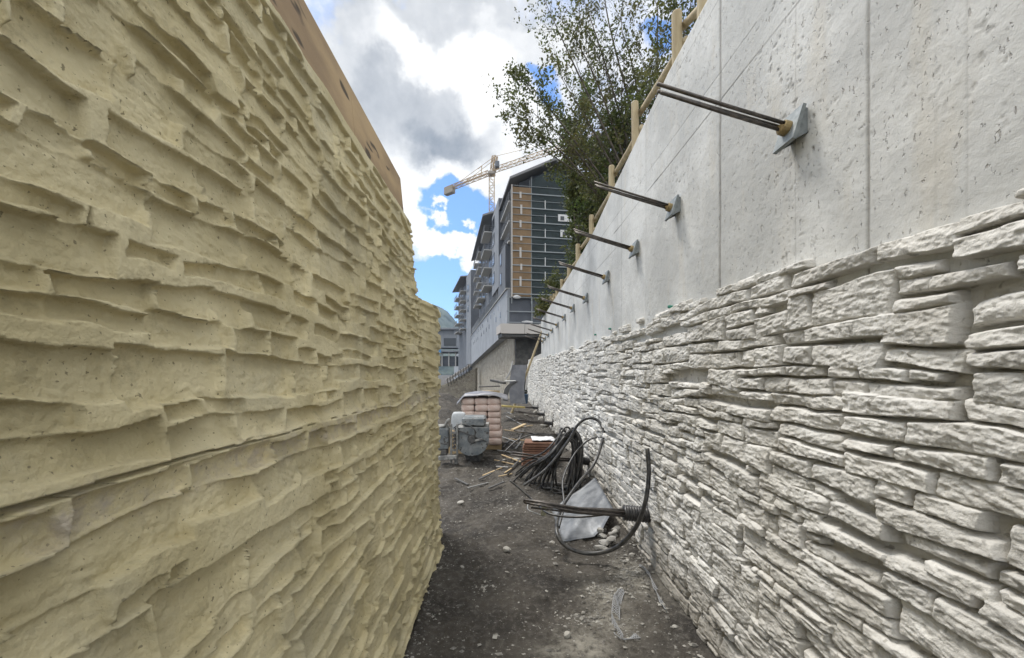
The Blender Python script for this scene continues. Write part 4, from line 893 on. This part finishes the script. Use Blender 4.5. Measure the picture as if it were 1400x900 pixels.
mb = MB(); mb.prism([(-.18, -.1, 12.5), (-.18, 250, 12.5), (-.18, 250, 12.62), (-.18, -.1, 12.62)], (12.2, 0, 0)); mb.build('podium_coping', m_balc, bl, local=True)
xbox(m_facade2, 'recessed_storey', bl, 1.0, 11.7, 1.5, 120, 12.62, 14.5)
for i in range(46): xbox(m_facade, 'column', bl, .07, .37, 8.85 + i * 2.4, 9.15 + i * 2.4, 12.63, 14.49)
for i in range(40):                                   # slots in the podium, upper row and lower row
    y = 6 + i * 2.3 * (1 + .0 * i)
    if i % 5 == 4: continue
    xbox(m_glass, 'slot_window', bl, -.03, .03, y, y + .55, 11.0, 11.7) if i % 2 else xbox(m_glass, 'slot_window', bl, -.03, .03, y, y + .55, 9.6 - .02 * i, 10.4 - .02 * i)
# gabled front block, low block, stair tower, long wing
mb = MB(); mb.prism([(1.5, .0, 12.62), (11.4, .0, 12.62), (11.4, 0, 25.9), (5.9, 0, 28.6), (1.5, 0, 26.4)], (0, 15.6, 0)); mb.build('front_block', m_facade2, bl, local=True)
mb = MB()
for sgn in (1,): mb.prism([(5.9, -1.9, 29.1), (.0, -1.9, 26.2), (.0, -1.9, 25.9), (5.9, -1.9, 28.75)], (0, 17.4, 0))
mb.prism([(5.9, -1.9, 29.1), (11.9, -1.9, 26.1), (11.9, -1.9, 25.8), (5.9, -1.9, 28.75)], (0, 17.4, 0)); mb.build('gable_roof', m_roof, bl, local=True)
xbox(m_facade2, 'low_block', bl, .0, 1.497, 1.4, 7.7, 12.63, 18.9)
xbox(m_mid, 'low_block_side', bl, -.05, -.003, 1.4, 7.7, 12.63, 18.9)
for z in (14.2, 17.0): window_x(bl, -.05, 4.6, 5.6, z, z + 1.5)
for z in (19.0, 21.6, 24.2): balcony_x(bl, 1.5, 1.3, .3, 7.4, z)
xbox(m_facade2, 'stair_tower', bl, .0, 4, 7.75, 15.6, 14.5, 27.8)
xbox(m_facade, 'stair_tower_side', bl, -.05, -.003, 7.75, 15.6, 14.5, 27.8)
for z in (16.2, 19.3, 22.5, 25.2): window_x(bl, -.05, 12.3, 14.6, z, z + 1.7)
xbox(m_mid, 'long_wing', bl, .3, 11, 15.62, 43, 14.5, 28.3)
mb = MB(); mb.prism([(-1.6, 16, 28.3), (-1.6, 43.5, 28.3), (3.5, 43.5, 30.2), (3.5, 16, 30.2)], (0, 0, .3)); mb.build('wing_eave', m_roof, bl, local=True)
for k, z in enumerate((16.9, 20.0, 23.15, 26.3)):
    for y0, y1 in ((17.5, 23.5), (29, 35), (37.5, 42)): balcony_x(bl, .3, 1.5, y0, y1, z)
    for y in (18.5, 21, 25.5, 30, 32.5, 38, 40): window_x(bl, .3, y, y + 1.4, z + .1, z + 2.1)
# far tower and wing
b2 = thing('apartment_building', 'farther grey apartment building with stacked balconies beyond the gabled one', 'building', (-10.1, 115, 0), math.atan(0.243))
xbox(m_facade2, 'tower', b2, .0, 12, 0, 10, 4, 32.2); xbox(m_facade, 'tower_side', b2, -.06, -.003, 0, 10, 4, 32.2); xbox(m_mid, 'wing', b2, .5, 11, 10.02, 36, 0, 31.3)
for z in (20.5, 23.7, 26.9): window_x(b2, -.06, 4, 6.5, z, z + 1.8)
mb = MB(); mb.prism([(-1.9, 10.2, 32.4), (-1.9, 36, 32.4), (6, 36, 33.4), (6, 10.2, 33.4)], (0, 0, .35)); mb.build('wing_eave', m_roof, b2, local=True)
for z in (16.0, 19.1, 22.2, 25.3, 28.4):
    for y0, y1 in ((12, 18), (24, 33)): balcony_x(b2, .5, 2.0, y0, y1, z)
    for y in (13, 19.5, 22, 27, 34): window_x(b2, .5, y, y + 1.5, z + .1, z + 2.2)
# small unfinished house at the far left
b3 = thing('unfinished_house', 'small unfinished concrete building with flat slabs at the far end of the street', 'building', P(600, 508, 170) + Vector((0, 0, -1.75)))
b3x = b3.location.x
for z0, z1, mm, nm in ((4.2, 8.5, m_facade2, 'lower_storey'), (12.3, 20, m_facade, 'upper_storey')): xbox(mm, nm, b3, -2, 8.2, 0, 14, z0 - b3.location.z, z1 - b3.location.z)
for z in (10.3, 20.2): xbox(m_facade, 'slab', b3, -3, 9.2, -2, 15, z - b3.location.z, z + .7 - b3.location.z)
for x in (-1.5, 1.5, 4.5, 7.5): xbox(m_balc, 'column', b3, x - .25, x + .25, -.8, -.3, 4 - b3.location.z, 10.3 - b3.location.z)
xbox(m_glass, 'window', b3, 2.2, 7.6, -.1, -.02, 13 - b3.location.z, 16.5 - b3.location.z)
m_tarp = mat('pale_blue_tarpaulin', (0.10, 0.27, 0.52), 0.6)
mb = MB(); t0 = P(599, 480, 167); mb.box(t0, (2.4, .12, 2.0)); tag(mb.build('tarpaulin', m_tarp, loc=t0), 'bright blue tarpaulin hung on the small unfinished building', 'tarpaulin')
# rubble retaining wall under the podium
m_rubble = bpy.data.materials.new('rubble_masonry'); m_rubble.use_nodes = True; t = NT(m_rubble.node_tree); bs = t.n['Principled BSDF']
vo = t.n.new('ShaderNodeTexVoronoi'); vo.feature = 'F1'; vo.inputs['Scale'].default_value = 1.5; oc = t.n.new('ShaderNodeTexCoord').outputs['Object']; t.l.new(oc, vo.inputs['Vector'])
vo2 = t.n.new('ShaderNodeTexVoronoi'); vo2.feature = 'DISTANCE_TO_EDGE'; vo2.inputs['Scale'].default_value = 1.5; t.l.new(oc, vo2.inputs['Vector'])
sv = t.n.new('ShaderNodeSeparateXYZ'); t.l.new(vo.outputs['Color'], sv.inputs[0])
rc = t.mix(sv.outputs[0], (0.30, 0.27, 0.22), (0.48, 0.44, 0.36)); rc = t.mix(t.ramp(vo2.outputs['Distance'], 0.02, 0.08, 1, 0), rc, (0.36, 0.33, 0.28))
t.put(bs.inputs['Base Color'], rc); bs.inputs['Roughness'].default_value = .9
bn = t.n.new('ShaderNodeBump'); bn.inputs['Distance'].default_value = .12; t.l.new(t.ramp(vo2.outputs['Distance'], 0, .15), bn.inputs['Height']); t.l.new(bn.outputs[0], bs.inputs['Normal'])
rw = thing('rubble_wall', 'beige rubble stone wall carrying the podium of the big building', 'retaining wall', (0.35, 50, 0), BR)
mb = MB(); mb.prism([(1.1, .9, -8), (1.1, 250, -22), (1.1, 250, pz(250) - .02), (1.1, .9, pz(.9) - .02)], (9, 0, 0)); mb.build('wall_face', m_rubble, rw, local=True)
rw2 = thing('rubble_wall', 'lower beige rubble wall under the bracket platform at the end of the path', 'retaining wall', (-20, 95, -12))
mb = MB(); mb.prism([P(650, 503, 98), P(612, 524, 95.5), P(588, 533, 94), P(588, 533, 94) + Vector((0, 0, -12)), P(612, 524, 95.5) + Vector((0, 0, -12)), P(650, 503, 98) + Vector((0, 0, -14))], (.4, 1.5, 0)); mb.build('wall_face', m_rubble, rw2)
m_rubble_shade = mat('shade_toned_rubble', (0.075, 0.073, 0.070), 0.9, (0.14, 0.135, 0.125), 1.6, 0.9, 0.15, 2.2)  # shade under the work platform put into the colour of the wall front
mb = MB(); mb.box((5.6, .6, -.7), (8.9, .5, 14.2)); mb.build('shade_toned_front', m_rubble_shade, rw, local=True)
# work platform in front of the podium, scaffold and nets
m_net = mat('dark_green_netting', (0.022, 0.034, 0.036), 0.8, (0.04, 0.055, 0.056), 0.8, 0.8, alpha=0.80)
m_netb = mat('brown_netting', (0.25, 0.165, 0.09), 0.8, (0.18, 0.12, 0.065), 0.7, 0.8, alpha=0.90)
m_scaf = mat('scaffold_tube', (0.24, 0.26, 0.27), 0.5, metal=0.3)
sc = thing('scaffolding', 'scaffolding with brown and dark green netting across the gabled front', 'scaffolding', (0.35, 50, 0), BR)
mb = MB()
for x in (.35, 2.9, 4.7, 7.0, 9.2, 11.4):
    for y in (-1.3, -.35): mb.bar((x, y, 10.4), (x, y, 25.3 + (x > 2 and x < 10) * 1.4), .09, .09)
mb.build('standard', m_scaf, sc, local=True); mb = MB()
for k in range(8):
    z = 11.6 + 1.83 * k; mb.bar((.3, -1.42, z), (11.5, -1.42, z), .09, .13); mb.bar((.3, -1.42, z + .95), (11.5, -1.42, z + .95), .05, .05)
mb.build('ledger', m_scaf, sc, local=True); mb = MB()
for k in range(8): mb.box((5.9, -.85, 11.5 + 1.83 * k), (11.0, .85, .06))
mb.build('deck', m_timber, sc, local=True)
xbox(m_netb, 'brown_net', sc, .38, 2.85, -1.37, -1.35, 11.3, 25.2); mb = MB(); mb.prism([(2.93, -1.37, 11.3), (11.4, -1.37, 11.3), (11.4, -1.37, 25.4), (5.9, -1.37, 27.9), (2.93, -1.37, 26.3)], (0, .02, 0)); mb.build('green_net', m_net, sc, local=True)
for k in range(7):
    mb = MB(); mb.box((1.45 + .1 * (k % 2), -1.46, 13.2 + 1.83 * k), (.25, .02, (1.2, .8, 1.3, .6, .9)[k % 5])); mb.build('net_patch', m_pinkish, sc, local=True)
mb = MB(); mb.bar((.33, -1.5, 11.2), (.33, -1.5, 25.4), .14, .1); mb.build('corner_post', m_pinkish, sc, local=True)
mb = MB()
for k in range(6): mb.box((4.68, -1.46, 14 + 1.83 * k), (.10, .03, 1.1))
mb.build('ladder_strip', m_frame, sc, local=True)
for (x, z) in ((7.3, 21.6), (7.6, 19.6)):
    f = xbox(m_frame, 'window_board', sc, x - .9, x + .9, -1.47, -1.44, z - .45, z + .45); xbox(m_glass, 'opening', f, x - .6, x - .1, -1.5, -1.473, z - .3, z + .2)
wp = thing('work_platform', 'concrete work platform with pale shutter boards jutting out under the scaffold', 'platform', (0.35, 50, 0), BR)
xbox(m_mid, 'deck_slab', wp, -1.3, 10, -3.4, .3, 6.9, 7.25)
xbox(m_pinkish, 'shutter_board', wp, -1.35, 1.55, -3.5, -3.42, 6.35, 7.55); xbox(m_pinkish, 'shutter_board', wp, 1.6, 4.2, -3.5, -3.42, 6.35, 7.5); xbox(m_pinkish, 'end_board', wp, -1.43, -1.352, -3.5, .2, 6.45, 7.5)
xbox(m_mixd, 'bearer_frame', wp, -1.2, 6, -3.2, .2, 6.0, 6.88)
lp = thing('netted_hoarding', 'dark netted hoarding with pale rails below the scaffold', 'hoarding', (0.35, 50, 0), BR)
xbox(m_facade2, 'net_panel', lp, .05, 11, -.9, -.8, 7.3, 11.2)
mb = MB()
for z in (8.0, 9.4, 11.2): mb.bar((-.3, -1.2, z), (9, -1.2, z), .10, .12)
for x in (.0, 3.0, 6.0): mb.bar((x, -1.15, 7.3), (x, -1.15, 11.3), .12, .1)
mb.build('rail', m_scaf, lp, local=True)
m_tarpw = mat('white_tarpaulin', (0.55, 0.55, 0.54), 0.7, (0.42, 0.42, 0.42), 2, .7)
for i, (x, z, w, h, lb) in enumerate(((2.4, 8.05, 1.6, .35, 'white rumpled tarpaulin lying on the hoarding rail'), (3.9, 7.55, .7, .7, 'white tarpaulin scrap hanging beside the rumpled one'), (1.0, 11.2, 1.1, .5, 'white sheet flapping at the scaffold foot by the corner'), (5.6, 10.9, 1.3, .45, 'white sheet bundled on the scaffold deck near the shrub'))):
    M = Matrix.Translation((0.35, 50, 0)) @ Matrix.Rotation(BR, 4, 'Z'); mb = MB(); rock_mesh(mb, M @ Vector((x, -1.5, z)), (w / 2, .18, h / 2), 60 + i, 3); tag(mb.build('tarpaulin', m_tarpw, loc=M @ Vector((x, -1.5, z)), smooth=True), lb, 'tarpaulin')
# bracket platform along the street side
bp = thing('bracket_platform', 'long pale bracket platform hanging along the foot of the far podium', 'platform', P(641, 506, 96))
a, b = P(642.5, 498, 96.5), P(610, 518.5, 93.5); dwn = Vector((0, 0, -.75)); inn = Vector((.15, 1.0, 0))
mb = MB(); mb.prism([a, b, b + dwn, a + dwn], (b - a).cross(dwn).normalized() * .15); mb.build('fascia_board', m_pinkish, bp)
mb = MB(); mb.prism([a + dwn * .6, b + dwn * .6, b + dwn * .6 + inn, a + dwn * .6 + inn], (0, 0, -.15)); mb.build('deck', m_mixd, bp)
mb = MB()
for k in range(9): q = a.lerp(b, (k + .5) / 9); mb.bar(q + Vector((0, -.3, .15)), q + Vector((0, -.3, -.8)), .16, .16); mb.bar(q + dwn, q + dwn + inn + Vector((0, 0, -1.2)), .15, .15)
mb.build('bracket', m_mixd, bp)
# ---- tower crane
m_crane = mat('pale_crane_paint', (0.45, 0.31, 0.16), 0.6, (0.36, 0.27, 0.17), 1, .6)
m_cw = mat('crane_counterweight', (0.36, 0.33, 0.29), 0.8)
cr = thing('tower_crane', 'pale tower crane standing behind the grey building', 'crane', (-3.7, 110, 0))
base = Vector((-3.7, 110, 0)); zt = CH + (PY - 240) * 110 / FPX
def lattice(mb, a, b, w, h, n, r, tri=False):
    a, b = Vector(a), Vector(b); d = (b - a).normalized(); s_ = d.cross(Vector((0, 0, 1))); s_ = s_.normalized() if s_.length > .1 else Vector((1, 0, 0)); u = s_.cross(d).normalized()
    ch = [s_ * w / 2 - u * h / 2, s_ * -w / 2 - u * h / 2] + ([u * h / 2] if tri else [s_ * -w / 2 + u * h / 2, s_ * w / 2 + u * h / 2])
    for c in ch: mb.bar(a + c, b + c, r * 2, r * 2)
    k = len(ch)
    for i in range(n):
        p, q = a.lerp(b, i / n), a.lerp(b, (i + 1) / n)
        for j in range(k):
            x, y = ch[j], ch[(j + 1) % k]; mb.bar(p + x, q + y, r * 1.2, r * 1.2) if i % 2 else mb.bar(p + y, q + x, r * 1.2, r * 1.2); mb.bar(q + x, q + y, r, r)
top = base + Vector((0, 0, zt)); jd = Vector((1, -.60, 0)).normalized(); jd2 = Vector((1, -.70, 0)).normalized()
mb = MB(); lattice(mb, base, top, 1.5, 1.5, 36, .08); mb.build('mast', m_crane, cr)
mb = MB(); mb.box(top + Vector((0, 0, .5)), (2.1, 2.1, 1.0), None, .2); mb.build('slewing_ring', m_cw, cr)
mb = MB(); pk = top + Vector((.9, -.5, 5.2)); lattice(mb, top + Vector((.3, 0, 1)), pk, 1.1, 1.1, 5, .09); mb.build('peak_frame', m_crane, cr)
mb = MB(); lattice(mb, top + jd * .8 + Vector((0, 0, 1.5)), top + jd * 42 + Vector((0, 0, 2.2)), 1.3, 1.3, 30, .065, True); mb.build('jib', m_crane, cr)
ce = top - jd2 * 17.4 + Vector((0, 0, .7)); mb = MB(); lattice(mb, top - jd2 * .8 + Vector((0, 0, 1.0)), ce, 1.5, .8, 14, .07); mb.build('counter_jib', m_crane, cr)
mb = MB(); mb.box(ce + jd2 * 1.0 + Vector((0, 0, -.6)), (3.6, 1.6, 2.3), Matrix.Rotation(-.61, 3, 'Z'), .15); mb.build('counterweight', m_cw, cr)
mb = MB(); mb.box(top + Vector((1.6, -1.4, 2.3)), (1.2, 1.3, 1.8), None, .15); mb.build('cab', m_mid, cr)
mb = MB(); mb.tube([pk, ce + jd2 * 3 + Vector((0, 0, .4))], .07, 5); mb.tube([pk + Vector((.2, .2, -.6)), ce + jd2 * 8 + Vector((0, 0, .4))], .07, 5); mb.tube([pk, top + jd * 27 + Vector((0, 0, 2.9))], .06, 5); mb.build('tie_bar', m_crane, cr)
mb = MB(); q = ce + jd2 * 13.5; mb.bar(q, q + Vector((.2, 0, 3.2)), .2, .2); mb.bar(q + Vector((.2, 0, 3.2)), q + Vector((-1.0, .6, 2.6)), .12, .12); mb.build('service_post', m_crane, cr)
# ---- the air
hm = bpy.data.materials.new('haze_air'); hm.use_nodes = True; t = NT(hm.node_tree); t.n.remove(t.n['Principled BSDF'])
pv = t.n.new('ShaderNodeVolumePrincipled'); pv.inputs['Color'].default_value = (0.58, 0.77, 1.0, 1); pv.inputs['Density'].default_value = 0.00020; pv.inputs['Anisotropy'].default_value = 0.2
t.l.new(pv.outputs[0], t.n['Material Output'].inputs['Volume'])
mb = MB(); mb.box((0, 500, 165), (6300, 7300, 382)); tag(mb.build('haze', hm), None, None, kind='stuff')
# ---- wooded hills
m_hill = mat('wooded_hillside', (0.03, 0.045, 0.035), 0.95, (0.07, 0.085, 0.06), 0.012, 1.0, 6.0, 0.03)
u = np.linspace(0, 1, 120); px = np.linspace(420, 700, 120); ridge = np.interp(px, [420, 520, 560, 590, 602, 612, 620, 628, 640, 660, 700], [470, 440, 420, 414, 418, 424, 434, 444, 452, 462, 480]) + 3.2 * fbm(px / 9, px * 0, 2, 5) + 0.9 * fbm(px / 1.6, px * 0, 6, 3)
rows = []
for k, f in enumerate(np.linspace(0, 1, 60)):
    Y = 900 + 500 * f; zr_ = (PY - ridge) * 1400 / FPX * (f ** .9) + CH - 6; X = (px - PX) * 1400 / FPX * (.75 + .25 * f); rows.append(np.stack([X, Y + 30 * fbm(px / 11, px * 0 + f * 9, 5, 3), zr_ + 6 * fbm(px / 4, px * 0 + f * 17, 7, 4) * (f < .99)], -1))
tag(grid_mesh('hills', m_hill, np.stack(rows)), None, None, kind='structure')
